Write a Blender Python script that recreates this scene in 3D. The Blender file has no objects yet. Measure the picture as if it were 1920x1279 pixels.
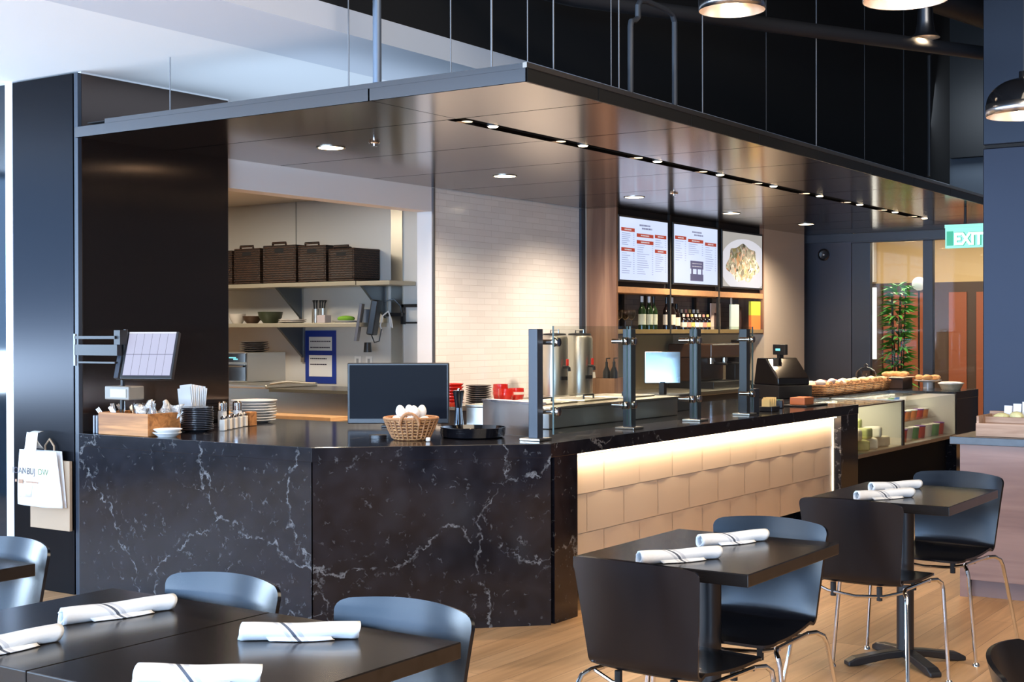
import bpy, bmesh, math, random
from mathutils import Vector, Matrix, Euler
random.seed(7)
sc = bpy.context.scene
COL = sc.collection
PI = math.pi
rad = math.radians

# ------------------------------------------------------------------ materials
MATS = {}
def nodes_of(name):
    m = bpy.data.materials.new(name); m.use_nodes = True
    nt = m.node_tree
    return m, nt, nt.nodes['Principled BSDF']
def setin(b, k, v):
    if k in b.inputs: b.inputs[k].default_value = v
def mat(name, col, rough=0.5, metal=0.0, spec=0.5, emit=None, estr=0.0, coat=0.0, trans=0.0, alpha=1.0, noise=0.0, nscale=20.0, bump=0.0, bscale=60.0, aniso=0.0, tangent=None, ior=None, sub=0.0):
    if name in MATS: return MATS[name]
    m, nt, b = nodes_of(name)
    c = (col[0], col[1], col[2], 1)
    b.inputs['Base Color'].default_value = c
    b.inputs['Roughness'].default_value = rough
    b.inputs['Metallic'].default_value = metal
    setin(b, 'Specular IOR Level', spec)
    if coat: setin(b, 'Coat Weight', coat); setin(b, 'Coat Roughness', 0.08)
    if trans: setin(b, 'Transmission Weight', trans)
    if ior: setin(b, 'IOR', ior)
    if alpha < 1: b.inputs['Alpha'].default_value = alpha
    if emit: b.inputs['Emission Color'].default_value = (emit[0], emit[1], emit[2], 1); b.inputs['Emission Strength'].default_value = estr
    if aniso:
        setin(b, 'Anisotropic', aniso)
        cx = nt.nodes.new('ShaderNodeCombineXYZ')
        for i in range(3): cx.inputs[i].default_value = tangent[i]
        nt.links.new(cx.outputs[0], b.inputs['Tangent'])
    if noise or bump:
        tc = nt.nodes.new('ShaderNodeTexCoord')
    if noise:
        n = nt.nodes.new('ShaderNodeTexNoise'); n.inputs['Scale'].default_value = nscale; n.inputs['Detail'].default_value = 4
        nt.links.new(tc.outputs['Object'], n.inputs['Vector'])
        mx = nt.nodes.new('ShaderNodeMix'); mx.data_type = 'RGBA'
        mx.inputs[6].default_value = tuple(max(0, x*(1-noise)) for x in col)+(1,)
        mx.inputs[7].default_value = tuple(min(1, x*(1+noise)) for x in col)+(1,)
        nt.links.new(n.outputs['Fac'], mx.inputs[0]); nt.links.new(mx.outputs[2], b.inputs['Base Color'])
    if bump:
        n2 = nt.nodes.new('ShaderNodeTexNoise'); n2.inputs['Scale'].default_value = bscale
        nt.links.new(tc.outputs['Object'], n2.inputs['Vector'])
        bp = nt.nodes.new('ShaderNodeBump'); bp.inputs['Strength'].default_value = bump; bp.inputs['Distance'].default_value = 0.01
        nt.links.new(n2.outputs['Fac'], bp.inputs['Height']); nt.links.new(bp.outputs[0], b.inputs['Normal'])
    MATS[name] = m
    return m
def N(nt, t, **kw):
    n = nt.nodes.new(t)
    for k, v in kw.items():
        if k in n.inputs: n.inputs[k].default_value = v
        else: setattr(n, k, v)
    return n
def ramp(nt, stops):
    r = nt.nodes.new('ShaderNodeValToRGB'); e = r.color_ramp.elements
    while len(e) > 1: e.remove(e[-1])
    e[0].position = stops[0][0]; e[0].color = stops[0][1]
    for p, c in stops[1:]:
        x = e.new(p); x.color = c
    return r
G = lambda v: (v, v, v, 1)

def stone_mat():
    m, nt, b = nodes_of('black_veined_quartz'); L = nt.links.new
    geo = N(nt, 'ShaderNodeNewGeometry')
    w = N(nt, 'ShaderNodeTexNoise'); w.inputs['Scale'].default_value = 2.0; w.inputs['Detail'].default_value = 10; w.inputs['Roughness'].default_value = 0.60
    L(geo.outputs['Position'], w.inputs['Vector'])
    sub = N(nt, 'ShaderNodeVectorMath', operation='SUBTRACT'); sub.inputs[1].default_value = (.5, .5, .5); L(w.outputs['Color'], sub.inputs[0])
    w2 = N(nt, 'ShaderNodeTexNoise'); w2.inputs['Scale'].default_value = 17; w2.inputs['Detail'].default_value = 8; w2.inputs['Roughness'].default_value = .7
    L(geo.outputs['Position'], w2.inputs['Vector'])
    j = N(nt, 'ShaderNodeVectorMath', operation='MULTIPLY_ADD'); j.inputs[1].default_value = (.16,)*3; L(w2.outputs['Color'], j.inputs[0]); L(sub.outputs[0], j.inputs[2]); sub = j
    def veins(scale, amp, lo, hi, off):
        ma = N(nt, 'ShaderNodeVectorMath', operation='MULTIPLY_ADD'); ma.inputs[1].default_value = (amp,)*3
        ad = N(nt, 'ShaderNodeVectorMath', operation='ADD'); ad.inputs[1].default_value = (off, off*1.7, off*.6); L(geo.outputs['Position'], ad.inputs[0])
        L(sub.outputs[0], ma.inputs[0]); L(ad.outputs[0], ma.inputs[2])
        v = N(nt, 'ShaderNodeTexVoronoi', feature='DISTANCE_TO_EDGE'); v.inputs['Scale'].default_value = scale; L(ma.outputs[0], v.inputs['Vector'])
        r = ramp(nt, [(lo, G(1)), (hi, G(0))]); L(v.outputs['Distance'], r.inputs[0])
        return r
    v1 = veins(1.0, 0.55, 0.0010, 0.0075, 3.1); v2 = veins(10, 0.50, 0.003, 0.040, 0.7)
    def mask(scale, a, c):
        n = N(nt, 'ShaderNodeTexNoise'); n.inputs['Scale'].default_value = scale; n.inputs['Detail'].default_value = 5; L(geo.outputs['Position'], n.inputs['Vector'])
        r = ramp(nt, [(a, G(0)), (c, G(1))]); L(n.outputs['Fac'], r.inputs[0]); return r
    m1 = mask(20, .40, .58); m2 = mask(26, .56, .68)
    def mul(a, bb):
        x = N(nt, 'ShaderNodeMath', operation='MULTIPLY'); L(a.outputs[0], x.inputs[0]); L(bb.outputs[0], x.inputs[1]); return x
    a1 = mul(v1, m1); a2 = mul(v2, m2)
    h = N(nt, 'ShaderNodeMath', operation='MULTIPLY'); h.inputs[1].default_value = .55; L(a2.outputs[0], h.inputs[0])
    mx = N(nt, 'ShaderNodeMath', operation='MAXIMUM'); L(a1.outputs[0], mx.inputs[0]); L(h.outputs[0], mx.inputs[1])
    base = N(nt, 'ShaderNodeTexNoise'); base.inputs['Scale'].default_value = 14; base.inputs['Detail'].default_value = 6; L(geo.outputs['Position'], base.inputs['Vector'])
    br = ramp(nt, [(.35, (.005, .005, .008, 1)), (.7, (.012, .012, .017, 1))]); L(base.outputs['Fac'], br.inputs[0])
    mix = N(nt, 'ShaderNodeMix', data_type='RGBA'); L(mx.outputs[0], mix.inputs[0]); L(br.outputs[0], mix.inputs[6]); mix.inputs[7].default_value = (.175, .172, .175, 1)
    L(mix.outputs[2], b.inputs['Base Color']); b.inputs['Roughness'].default_value = .13
    return m
def plank_mat():
    m, nt, b = nodes_of('oak_plank_floor'); L = nt.links.new
    geo = N(nt, 'ShaderNodeNewGeometry'); mp = N(nt, 'ShaderNodeMapping'); mp.inputs['Rotation'].default_value = (0, 0, rad(90)); L(geo.outputs['Position'], mp.inputs['Vector'])
    br = N(nt, 'ShaderNodeTexBrick'); L(mp.outputs[0], br.inputs['Vector'])
    br.inputs['Scale'].default_value = 1; br.inputs['Brick Width'].default_value = 1.45; br.inputs['Row Height'].default_value = .152; br.inputs['Mortar Size'].default_value = .0014
    br.inputs['Color1'].default_value = (.60, .365, .19, 1); br.inputs['Color2'].default_value = (.43, .245, .115, 1); br.inputs['Mortar'].default_value = (.16, .09, .045, 1); br.offset = .37
    mp2 = N(nt, 'ShaderNodeMapping'); mp2.inputs['Scale'].default_value = (16, .9, 1); L(geo.outputs['Position'], mp2.inputs['Vector'])
    n = N(nt, 'ShaderNodeTexNoise'); n.inputs['Scale'].default_value = 1.4; n.inputs['Detail'].default_value = 7; n.inputs['Distortion'].default_value = .8; L(mp2.outputs[0], n.inputs['Vector'])
    r = ramp(nt, [(.3, (.80, .76, .70, 1)), (.7, (1.14, 1.12, 1.10, 1))]); L(n.outputs['Fac'], r.inputs[0])
    mx = N(nt, 'ShaderNodeMix', data_type='RGBA', blend_type='MULTIPLY'); mx.inputs[0].default_value = 1; L(br.outputs['Color'], mx.inputs[6]); L(r.outputs[0], mx.inputs[7])
    L(mx.outputs[2], b.inputs['Base Color']); b.inputs['Roughness'].default_value = .42
    return m
def wood_mat(name, c1, c2, axis=2, rough=.45, scale=1.0, coat=0.0):
    """streaky grain that runs along the given local axis"""
    m, nt, b = nodes_of(name); L = nt.links.new
    tc = N(nt, 'ShaderNodeTexCoord'); mp = N(nt, 'ShaderNodeMapping'); s = [14*scale]*3; s[axis] = .9*scale; mp.inputs['Scale'].default_value = s
    L(tc.outputs['Object'], mp.inputs['Vector'])
    n = N(nt, 'ShaderNodeTexNoise'); n.inputs['Scale'].default_value = 1; n.inputs['Detail'].default_value = 6; n.inputs['Distortion'].default_value = 1.2; L(mp.outputs[0], n.inputs['Vector'])
    r = ramp(nt, [(.32, tuple(c1)+(1,)), (.68, tuple(c2)+(1,))]); L(n.outputs['Fac'], r.inputs[0]); L(r.outputs[0], b.inputs['Base Color'])
    b.inputs['Roughness'].default_value = rough
    if coat: setin(b, 'Coat Weight', coat); setin(b, 'Coat Roughness', .15)
    return m
def tile_mat(name, bw, rh, c1, c2, mort, ax, rough=.12, msz=.0016, bump=.35):
    """running bond wall tile; ax 'x' lies on a wall facing x, 'y' facing y"""
    m, nt, b = nodes_of(name); L = nt.links.new
    geo = N(nt, 'ShaderNodeNewGeometry'); sp = N(nt, 'ShaderNodeSeparateXYZ'); L(geo.outputs['Position'], sp.inputs[0])
    cb = N(nt, 'ShaderNodeCombineXYZ'); L(sp.outputs[1 if ax == 'x' else 0], cb.inputs[0]); L(sp.outputs[2], cb.inputs[1])
    br = N(nt, 'ShaderNodeTexBrick'); L(cb.outputs[0], br.inputs['Vector']); br.inputs['Scale'].default_value = 1
    br.inputs['Brick Width'].default_value = bw; br.inputs['Row Height'].default_value = rh; br.inputs['Mortar Size'].default_value = msz; br.inputs['Mortar Smooth'].default_value = .3
    br.inputs['Color1'].default_value = tuple(c1)+(1,); br.inputs['Color2'].default_value = tuple(c2)+(1,); br.inputs['Mortar'].default_value = tuple(mort)+(1,)
    L(br.outputs['Color'], b.inputs['Base Color']); b.inputs['Roughness'].default_value = rough
    inv = N(nt, 'ShaderNodeMath', operation='SUBTRACT'); inv.inputs[0].default_value = 1; L(br.outputs['Fac'], inv.inputs[1])
    n = N(nt, 'ShaderNodeTexNoise'); n.inputs['Scale'].default_value = 9; L(geo.outputs['Position'], n.inputs['Vector'])
    ad = N(nt, 'ShaderNodeMath', operation='MULTIPLY_ADD'); ad.inputs[1].default_value = .5; L(n.outputs['Fac'], ad.inputs[0]); L(inv.outputs[0], ad.inputs[2])
    bp = N(nt, 'ShaderNodeBump'); bp.inputs['Strength'].default_value = bump; bp.inputs['Distance'].default_value = .003; L(ad.outputs[0], bp.inputs['Height']); L(bp.outputs[0], b.inputs['Normal'])
    return m
def weave_mat(name, c1, c2, scale=70):
    m, nt, b = nodes_of(name); L = nt.links.new
    tc = N(nt, 'ShaderNodeTexCoord')
    w = N(nt, 'ShaderNodeTexWave', wave_type='BANDS', bands_direction='Z'); w.inputs['Scale'].default_value = scale; w.inputs['Distortion'].default_value = 3; w.inputs['Detail Scale'].default_value = 3
    L(tc.outputs['Object'], w.inputs['Vector'])
    n = N(nt, 'ShaderNodeTexNoise'); n.inputs['Scale'].default_value = scale*1.2; L(tc.outputs['Object'], n.inputs['Vector'])
    a = N(nt, 'ShaderNodeMath', operation='MULTIPLY'); L(w.outputs['Fac'], a.inputs[0]); L(n.outputs['Fac'], a.inputs[1])
    r = ramp(nt, [(.05, tuple(c1)+(1,)), (.5, tuple(c2)+(1,))]); L(a.outputs[0], r.inputs[0]); L(r.outputs[0], b.inputs['Base Color'])
    bp = N(nt, 'ShaderNodeBump'); bp.inputs['Strength'].default_value = .9; bp.inputs['Distance'].default_value = .006; L(a.outputs[0], bp.inputs['Height']); L(bp.outputs[0], b.inputs['Normal'])
    b.inputs['Roughness'].default_value = .6
    return m
def napkin_mat():
    """white cotton with dark stripes across the roll and a spiral seam (local x runs along the roll)"""
    m, nt, b = nodes_of('striped_napkin_cotton'); L = nt.links.new
    tc = N(nt, 'ShaderNodeTexCoord'); sp = N(nt, 'ShaderNodeSeparateXYZ'); L(tc.outputs['Object'], sp.inputs[0])
    sh = N(nt, 'ShaderNodeMath', operation='MULTIPLY_ADD'); sh.inputs[1].default_value = .75; L(sp.outputs[2], sh.inputs[0]); L(sp.outputs[0], sh.inputs[2])
    sh2 = N(nt, 'ShaderNodeMath', operation='MULTIPLY_ADD'); sh2.inputs[1].default_value = .5; L(sp.outputs[1], sh2.inputs[0]); L(sh.outputs[0], sh2.inputs[2])
    W = (.86, .86, .86, 1); Dk = (.10, .11, .14, 1); Gy = (.62, .62, .65, 1)
    mr = N(nt, 'ShaderNodeMapRange'); mr.inputs['From Min'].default_value = -.16; mr.inputs['From Max'].default_value = .16; L(sh2.outputs[0], mr.inputs['Value'])
    r = ramp(nt, [(0, W), (.395, Gy), (.425, W), (.445, Dk), (.470, W), (.49, Gy), (.525, W)])
    r.color_ramp.interpolation = 'CONSTANT'; L(mr.outputs[0], r.inputs[0]); L(r.outputs[0], b.inputs['Base Color']); b.inputs['Roughness'].default_value = .85
    n = N(nt, 'ShaderNodeTexNoise'); n.inputs['Scale'].default_value = 55; L(tc.outputs['Object'], n.inputs['Vector'])
    bp = N(nt, 'ShaderNodeBump'); bp.inputs['Strength'].default_value = .35; bp.inputs['Distance'].default_value = .004; L(n.outputs['Fac'], bp.inputs['Height']); L(bp.outputs[0], b.inputs['Normal'])
    return m
def food_mat():
    m, nt, b = nodes_of('plated_salad_picture'); L = nt.links.new
    tc = N(nt, 'ShaderNodeTexCoord'); v = N(nt, 'ShaderNodeTexVoronoi'); v.inputs['Scale'].default_value = 26
    n = N(nt, 'ShaderNodeTexNoise'); n.inputs['Scale'].default_value = 9; n.inputs['Detail'].default_value = 6; L(tc.outputs['Object'], n.inputs['Vector'])
    ad = N(nt, 'ShaderNodeVectorMath', operation='MULTIPLY_ADD'); ad.inputs[1].default_value = (.22,)*3; L(n.outputs['Color'], ad.inputs[0]); L(tc.outputs['Object'], ad.inputs[2]); L(ad.outputs[0], v.inputs['Vector'])
    r = ramp(nt, [(0, (.05, .05, .03, 1)), (.25, (.40, .38, .30, 1)), (.45, (.12, .14, .06, 1)), (.6, (.62, .58, .50, 1)), (.78, (.42, .20, .10, 1)), (.9, (.25, .28, .12, 1)), (1, (.7, .68, .6, 1))])
    sp = N(nt, 'ShaderNodeSeparateColor'); L(v.outputs['Color'], sp.inputs[0]); L(sp.outputs[0], r.inputs[0])
    L(r.outputs[0], b.inputs['Base Color']); L(r.outputs[0], b.inputs['Emission Color']); b.inputs['Emission Strength'].default_value = .45
    return m
def glass_mat(name, tint=(.93, .97, .95), refl=1.0):
    """thin architectural glass: clear transmission plus Fresnel mirror"""
    m = bpy.data.materials.new(name); m.use_nodes = True; nt = m.node_tree; nt.nodes.clear(); L = nt.links.new
    o = N(nt, 'ShaderNodeOutputMaterial'); t = N(nt, 'ShaderNodeBsdfTransparent'); t.inputs[0].default_value = tuple(tint)+(1,)
    g = N(nt, 'ShaderNodeBsdfGlossy'); g.inputs['Roughness'].default_value = .02; g.inputs[0].default_value = (refl, refl, refl, 1)
    lw = N(nt, 'ShaderNodeLayerWeight'); lw.inputs['Blend'].default_value = .5
    pw = N(nt, 'ShaderNodeMath', operation='POWER'); pw.inputs[1].default_value = 4.5; L(lw.outputs['Facing'], pw.inputs[0])
    f = N(nt, 'ShaderNodeMath', operation='MULTIPLY_ADD'); f.inputs[1].default_value = .85; f.inputs[2].default_value = .022; L(pw.outputs[0], f.inputs[0]); mx = N(nt, 'ShaderNodeMixShader')
    L(f.outputs[0], mx.inputs[0]); L(t.outputs[0], mx.inputs[1]); L(g.outputs[0], mx.inputs[2]); L(mx.outputs[0], o.inputs[0])
    return m

STONE = stone_mat(); FLOOR = plank_mat()
TABLEWOOD = wood_mat('espresso_table_laminate', (.010, .008, .007), (.020, .015, .013), axis=0, rough=.20, scale=1.2)
CHAIRPLY = wood_mat('black_stained_plywood', (.0035, .0035, .005), (.006, .006, .008), axis=2, rough=.24)
CHROME = mat('polished_chrome', (.80, .79, .78), .12, 1)
STEEL = mat('brushed_stainless_steel', (.62, .59, .53), .33, 1)
STEELWARM = mat('satin_stainless_steel', (.50, .47, .41), .33, 1)
BLACKMET = mat('black_powder_coat', (.012, .012, .014), .42)
BLUEBLK = mat('blue_black_painted_metal', (.028, .036, .052), .38)
BRONZE = mat('dark_bronze_panel', (.225, .172, .140), .15, 1, aniso=.55, tangent=(0, 1, 0))
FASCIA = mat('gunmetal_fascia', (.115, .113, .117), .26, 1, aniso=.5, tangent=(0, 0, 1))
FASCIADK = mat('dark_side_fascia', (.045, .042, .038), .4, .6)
LIPMAT = mat('champagne_trim', (.46, .40, .34), .35, 1)
CLAD = mat('hot_rolled_steel_cladding', (.016, .0165, .020), .36, 1, aniso=.85, tangent=(1, 0, 0))
CLADBROWN = mat('dark_bronze_cladding', (.125, .094, .082), .22, 1, aniso=.92, tangent=(0, 1, 0))
CLADBLUE = mat('blue_grey_metal_panel', (.085, .098, .130), .42, .8, aniso=.6, tangent=(0, 0, 1))
BLACKPAINT = mat('matt_black_paint', (.0045, .0048, .006), .8)
PIPE = mat('dark_painted_pipe', (.009, .010, .013), .6)
CABLE = mat('steel_suspension_cable', (.20, .20, .21), .5, .5)
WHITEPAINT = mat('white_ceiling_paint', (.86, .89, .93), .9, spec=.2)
DIMDAYPAINT = mat('painted_dim_ceiling_daylight', (.66, .70, .78), .9, spec=.2)
WALLWHITE = mat('white_wall_paint', (.78, .77, .77), .7)
KWALL = mat('kitchen_wall_panel', (.66, .64, .60), .35)
TAN = mat('tan_wall_paint', (.46, .40, .33), .7)
WHITETILE = tile_mat('white_subway_tile', .205, .0505, (.80, .78, .76), (.74, .72, .70), (.62, .58, .55), 'x', rough=.14)
GREYTILE = tile_mat('grey_glass_tile', .25, .05, (.13, .12, .12), (.19, .17, .165), (.08, .075, .075), 'x', rough=.15)
BARTILE = mat('beige_sculpted_tile', (.63, .52, .42), .33)
WALNUT = wood_mat('walnut_veneer', (.13, .060, .034), (.30, .165, .100), axis=2, rough=.42, scale=.55)
OAKSHELF = mat('warm_wood_shelf', (.46, .25, .12), .45, noise=.2, nscale=30)
STATIONWOOD = wood_mat('pinkish_wood_laminate', (.20, .105, .078), (.29, .165, .125), axis=0, rough=.45, scale=.8)
CRATEWOOD = wood_mat('weathered_orange_crate_wood', (.20, .075, .022), (.54, .23, .07), axis=0, rough=.6, scale=1.6)
CRATEPALE = wood_mat('pale_crate_wood', (.36, .20, .12), (.62, .40, .27), axis=0, rough=.6, scale=1.3)
CUTBOARD = mat('cutting_board_wood', (.62, .36, .17), .5, noise=.15)
DARKBASKET = weave_mat('dark_brown_wicker', (.005, .0022, .0012), (.050, .020, .009), 16)
HONEYBASKET = weave_mat('honey_wicker', (.10, .030, .010), (.66, .32, .12), 20)
BASKETRIM = mat('honey_wicker_rim', (.44, .20, .08), .55, bump=.6, bscale=160)
WHITECER = mat('white_glazed_ceramic', (.80, .79, .77), .16)
CREAMCER = mat('cream_stoneware', (.70, .64, .58), .2)
BLACKPLATE = mat('charcoal_stoneware', (.065, .07, .085), .22, coat=.4)
GREYPLATE = mat('grey_brown_stoneware', (.085, .075, .072), .3)
REDCER = mat('red_glazed_ceramic', (.55, .022, .014), .2, coat=.4)
EGGWHITE = mat('eggshell_white', (.86, .85, .82), .45)
BLACKLAC = mat('black_lacquer', (.006, .006, .008), .10, coat=.5)
BLACKPLAS = mat('black_plastic', (.012, .012, .014), .35)
SCREENOFF = mat('switched_off_screen', (.004, .005, .009), .32, spec=.05)
NAPKIN = napkin_mat()
PAPER = mat('white_paper', (.82, .80, .77), .8)
BAGPLASTIC = mat('white_plastic_bag_film', (.80, .80, .83), .35, bump=.5, bscale=35)
KRAFT = mat('kraft_paper', (.42, .30, .20), .8)
BLUETAPE = mat('blue_painters_tape', (.010, .040, .30), .5)
INK = mat('dark_printed_ink', (.04, .03, .05), .7)
INKGREEN = mat('green_printed_ink', (.13, .20, .07), .7)
INKBROWN = mat('brown_printed_ink', (.38, .22, .14), .7)
GLASS = glass_mat('clear_guard_glass', (.90, .93, .905))
SHOPGLASS = glass_mat('shopfront_glass', (.86, .90, .90))
CASEGLASS = glass_mat('display_case_glass', (.95, .98, .97))
GLASSEDGE = mat('green_glass_edge', (.06, .10, .095), .35, spec=.3)
CLEARGLASS = glass_mat('stemware_glass', (.86, .84, .82))
GREENBOTTLE = mat('green_bottle_glass', (.012, .030, .010), .08, coat=.5)
DARKBOTTLE = mat('dark_bottle_glass', (.010, .006, .006), .08, coat=.5)
LABELCREAM = mat('cream_label_paper', (.74, .66, .52), .6)
FOILWHITE = mat('white_capsule_foil', (.75, .75, .74), .35)
RUBBER = mat('black_rubber', (.012, .012, .012), .7)
SCREENWHITE = mat('lit_menu_screen', (.05, .05, .06), .25, emit=(.66, .76, 1.0), estr=1.02)
SCREENRED = mat('lit_menu_heading', (.05, .01, .01), .3, emit=(.42, .055, .030), estr=1.0)
SCREENINK = mat('lit_menu_text', (.05, .05, .06), .3, emit=(.33, .38, .60), estr=1.0)
SCREENDARK = mat('lit_menu_title', (.02, .02, .02), .3, emit=(.09, .09, .20), estr=1.0)
SCREENGREY = mat('lit_photo_grey', (.1, .1, .1), .3, emit=(.40, .385, .36), estr=1.0)
SCREENPALE = mat('lit_photo_plate', (.1, .1, .1), .3, emit=(.66, .66, .72), estr=1.0)
SCREENGRID = mat('lit_order_screen', (.05, .05, .06), .3, emit=(.50, .50, .66), estr=1.0)
FOODPIC = food_mat()
LAMP = mat('glowing_lamp_lens', (1, 1, 1), .3, emit=(1.0, .78, .50), estr=14)
SPOT = mat('glowing_spot_lens', (1, 1, 1), .3, emit=(1.0, .80, .52), estr=16)
PAINTEDGLINT = mat('painted_slot_reflection', (1, 1, 1), .3, emit=(1.0, .74, .46), estr=1.3)
LEDSTRIP = mat('glowing_led_strip', (1, 1, 1), .3, emit=(1.0, .80, .52), estr=7)
BULB = mat('glowing_bulb', (1, 1, 1), .3, emit=(1.0, .84, .6), estr=16)
SHADEIN = mat('satin_aluminium_shade', (.85, .70, .58), .32, 1)
SHADEBLK = mat('gloss_black_shade', (.006, .006, .007), .08, coat=.6)
SHADEBAND = mat('brushed_aluminium_band', (.72, .73, .77), .25, 1)
EXITGREEN = mat('lit_exit_green', (.02, .2, .1), .4, emit=(.02, .36, .20), estr=1.0)
EXITPANEL = mat('lit_exit_panel', (.3, .6, .5), .3, emit=(.22, .66, .48), estr=.75)
EXITWHITE = mat('lit_exit_letters', (.8, .9, .9), .4, emit=(.75, 1.0, .90), estr=1.0)
CYANDIG = mat('lit_cyan_digits', (.02, .1, .1), .4, emit=(.25, .8, .9), estr=1.2)
LEAF = mat('glossy_palm_leaf', (.09, .30, .045), .25, noise=.4, nscale=6)
STEM = mat('dark_plant_stem', (.05, .04, .02), .7)
HALLWOOD = mat('dark_brown_hall_panelling', (.075, .042, .028), .5)
HALLRED = mat('russet_hall_panel', (.30, .085, .038), .5)
HALLTAN = mat('tan_hall_wallcovering', (.58, .40, .20), .7)
HALLWHITE = mat('lit_white_hall_light', (1, 1, 1), .5, emit=(1, .97, .92), estr=1.6)
PASTRY = mat('golden_pastry', (.62, .33, .13), .6, noise=.35, nscale=25, bump=.6, bscale=40)
WRAPS = [mat('cream_wrapper', (.78, .70, .52), .35, noise=.2, nscale=40), mat('white_wrapper', (.82, .80, .78), .3), mat('pink_wrapper', (.66, .16, .20), .35, noise=.4, nscale=30), mat('tan_wrapper', (.68, .46, .24), .4, noise=.3, nscale=30)]

# ------------------------------------------------------------------ mesh helpers
class B:
    def __init__(s): s.bm = bmesh.new(); s.mi = 0
    def _tag(s, fs):
        for f in fs: f.material_index = s.mi
    def m(s, i): s.mi = i; return s
    def box(s, x0, x1, y0, y1, z0, z1, mtx=None):
        v = [s.bm.verts.new((x, y, z)) for z in (z0, z1) for y in (y0, y1) for x in (x0, x1)]
        fs = [s.bm.faces.new([v[i] for i in q]) for q in ((0, 2, 3, 1), (4, 5, 7, 6), (0, 1, 5, 4), (2, 6, 7, 3), (0, 4, 6, 2), (1, 3, 7, 5))]
        s._tag(fs)
        if mtx is not None: bmesh.ops.transform(s.bm, matrix=mtx, verts=v)
        return s
    def prism(s, poly, z0, z1, mtx=None):
        a = [s.bm.verts.new((x, y, z0)) for x, y in poly]; b = [s.bm.verts.new((x, y, z1)) for x, y in poly]; n = len(poly)
        fs = [s.bm.faces.new(a[::-1]), s.bm.faces.new(b)] + [s.bm.faces.new((a[i], a[(i+1) % n], b[(i+1) % n], b[i])) for i in range(n)]
        s._tag(fs)
        if mtx is not None: bmesh.ops.transform(s.bm, matrix=mtx, verts=a+b)
        return s
    def quad(s, pts):
        s._tag([s.bm.faces.new([s.bm.verts.new(p) for p in pts])]); return s
    def lathe(s, prof, c=(0, 0, 0), n=28, mtx=None, closed=True):
        """prof: list of (r, z) from bottom to top, outside then inside if wanted"""
        rings = []; allv = []
        for r, z in prof:
            if r < 1e-5: v = [s.bm.verts.new((c[0], c[1], c[2]+z))]
            else: v = [s.bm.verts.new((c[0]+r*math.cos(2*PI*i/n), c[1]+r*math.sin(2*PI*i/n), c[2]+z)) for i in range(n)]
            rings.append(v); allv += v
        fs = []
        for a, b in zip(rings, rings[1:]):
            if len(a) == 1 and len(b) == 1: continue
            for i in range(n):
                j = (i+1) % n
                if len(a) == 1: fs.append(s.bm.faces.new((a[0], b[j], b[i])))
                elif len(b) == 1: fs.append(s.bm.faces.new((a[i], a[j], b[0])))
                else: fs.append(s.bm.faces.new((a[i], a[j], b[j], b[i])))
        if closed:
            if len(rings[0]) > 1: fs.append(s.bm.faces.new(rings[0][::-1]))
            if len(rings[-1]) > 1: fs.append(s.bm.faces.new(rings[-1]))
        s._tag(fs)
        if mtx is not None: bmesh.ops.transform(s.bm, matrix=mtx, verts=allv)
        return s
    def tube(s, pts, r, n=8, cap=True):
        pts = [Vector(p) for p in pts]; rings = []
        prev = None
        for i, p in enumerate(pts):
            d = (pts[min(i+1, len(pts)-1)] - pts[max(i-1, 0)]).normalized()
            if prev is None:
                u = d.orthogonal().normalized()
            else:
                u = (prev - d*prev.dot(d)); u = u.normalized() if u.length > 1e-6 else d.orthogonal().normalized()
            prev = u; w = d.cross(u)
            rr = r[i] if isinstance(r, (list, tuple)) else r
            rings.append([s.bm.verts.new(p + u*(rr*math.cos(2*PI*k/n)) + w*(rr*math.sin(2*PI*k/n))) for k in range(n)])
        fs = []
        for a, b in zip(rings, rings[1:]):
            for k in range(n): fs.append(s.bm.faces.new((a[k], a[(k+1) % n], b[(k+1) % n], b[k])))
        if cap: fs += [s.bm.faces.new(rings[0][::-1]), s.bm.faces.new(rings[-1])]
        s._tag(fs); return s
    def ell(s, c, rx, ry, rz, nu=14, nv=8, mtx=None, egg=0.0):
        rings = []; allv = []
        for j in range(nv+1):
            t = PI*j/nv; z = -math.cos(t); r = math.sin(t)*(1-egg*z)
            v = [s.bm.verts.new((rx*r*math.cos(2*PI*i/nu), ry*r*math.sin(2*PI*i/nu), rz*z)) for i in range(nu)] if 0 < j < nv else [s.bm.verts.new((0, 0, rz*z))]
            rings.append(v); allv += v
        fs = []
        for a, b in zip(rings, rings[1:]):
            for i in range(nu):
                k = (i+1) % nu
                if len(a) == 1: fs.append(s.bm.faces.new((a[0], b[k], b[i])))
                elif len(b) == 1: fs.append(s.bm.faces.new((a[i], a[k], b[0])))
                else: fs.append(s.bm.faces.new((a[i], a[k], b[k], b[i])))
        s._tag(fs)
        M = Matrix.Translation(c) @ (mtx if mtx is not None else Matrix())
        bmesh.ops.transform(s.bm, matrix=M, verts=allv)
        return s
    def grid(s, fn, nu, nv, thick=None):
        """fn(u,v)->point ; optional second skin fn offset to give thickness"""
        g = [[s.bm.verts.new(fn(i/nu, j/nv)) for i in range(nu+1)] for j in range(nv+1)]
        fs = [s.bm.faces.new((g[j][i], g[j][i+1], g[j+1][i+1], g[j+1][i])) for j in range(nv) for i in range(nu)]
        s._tag(fs)
        return s
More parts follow.
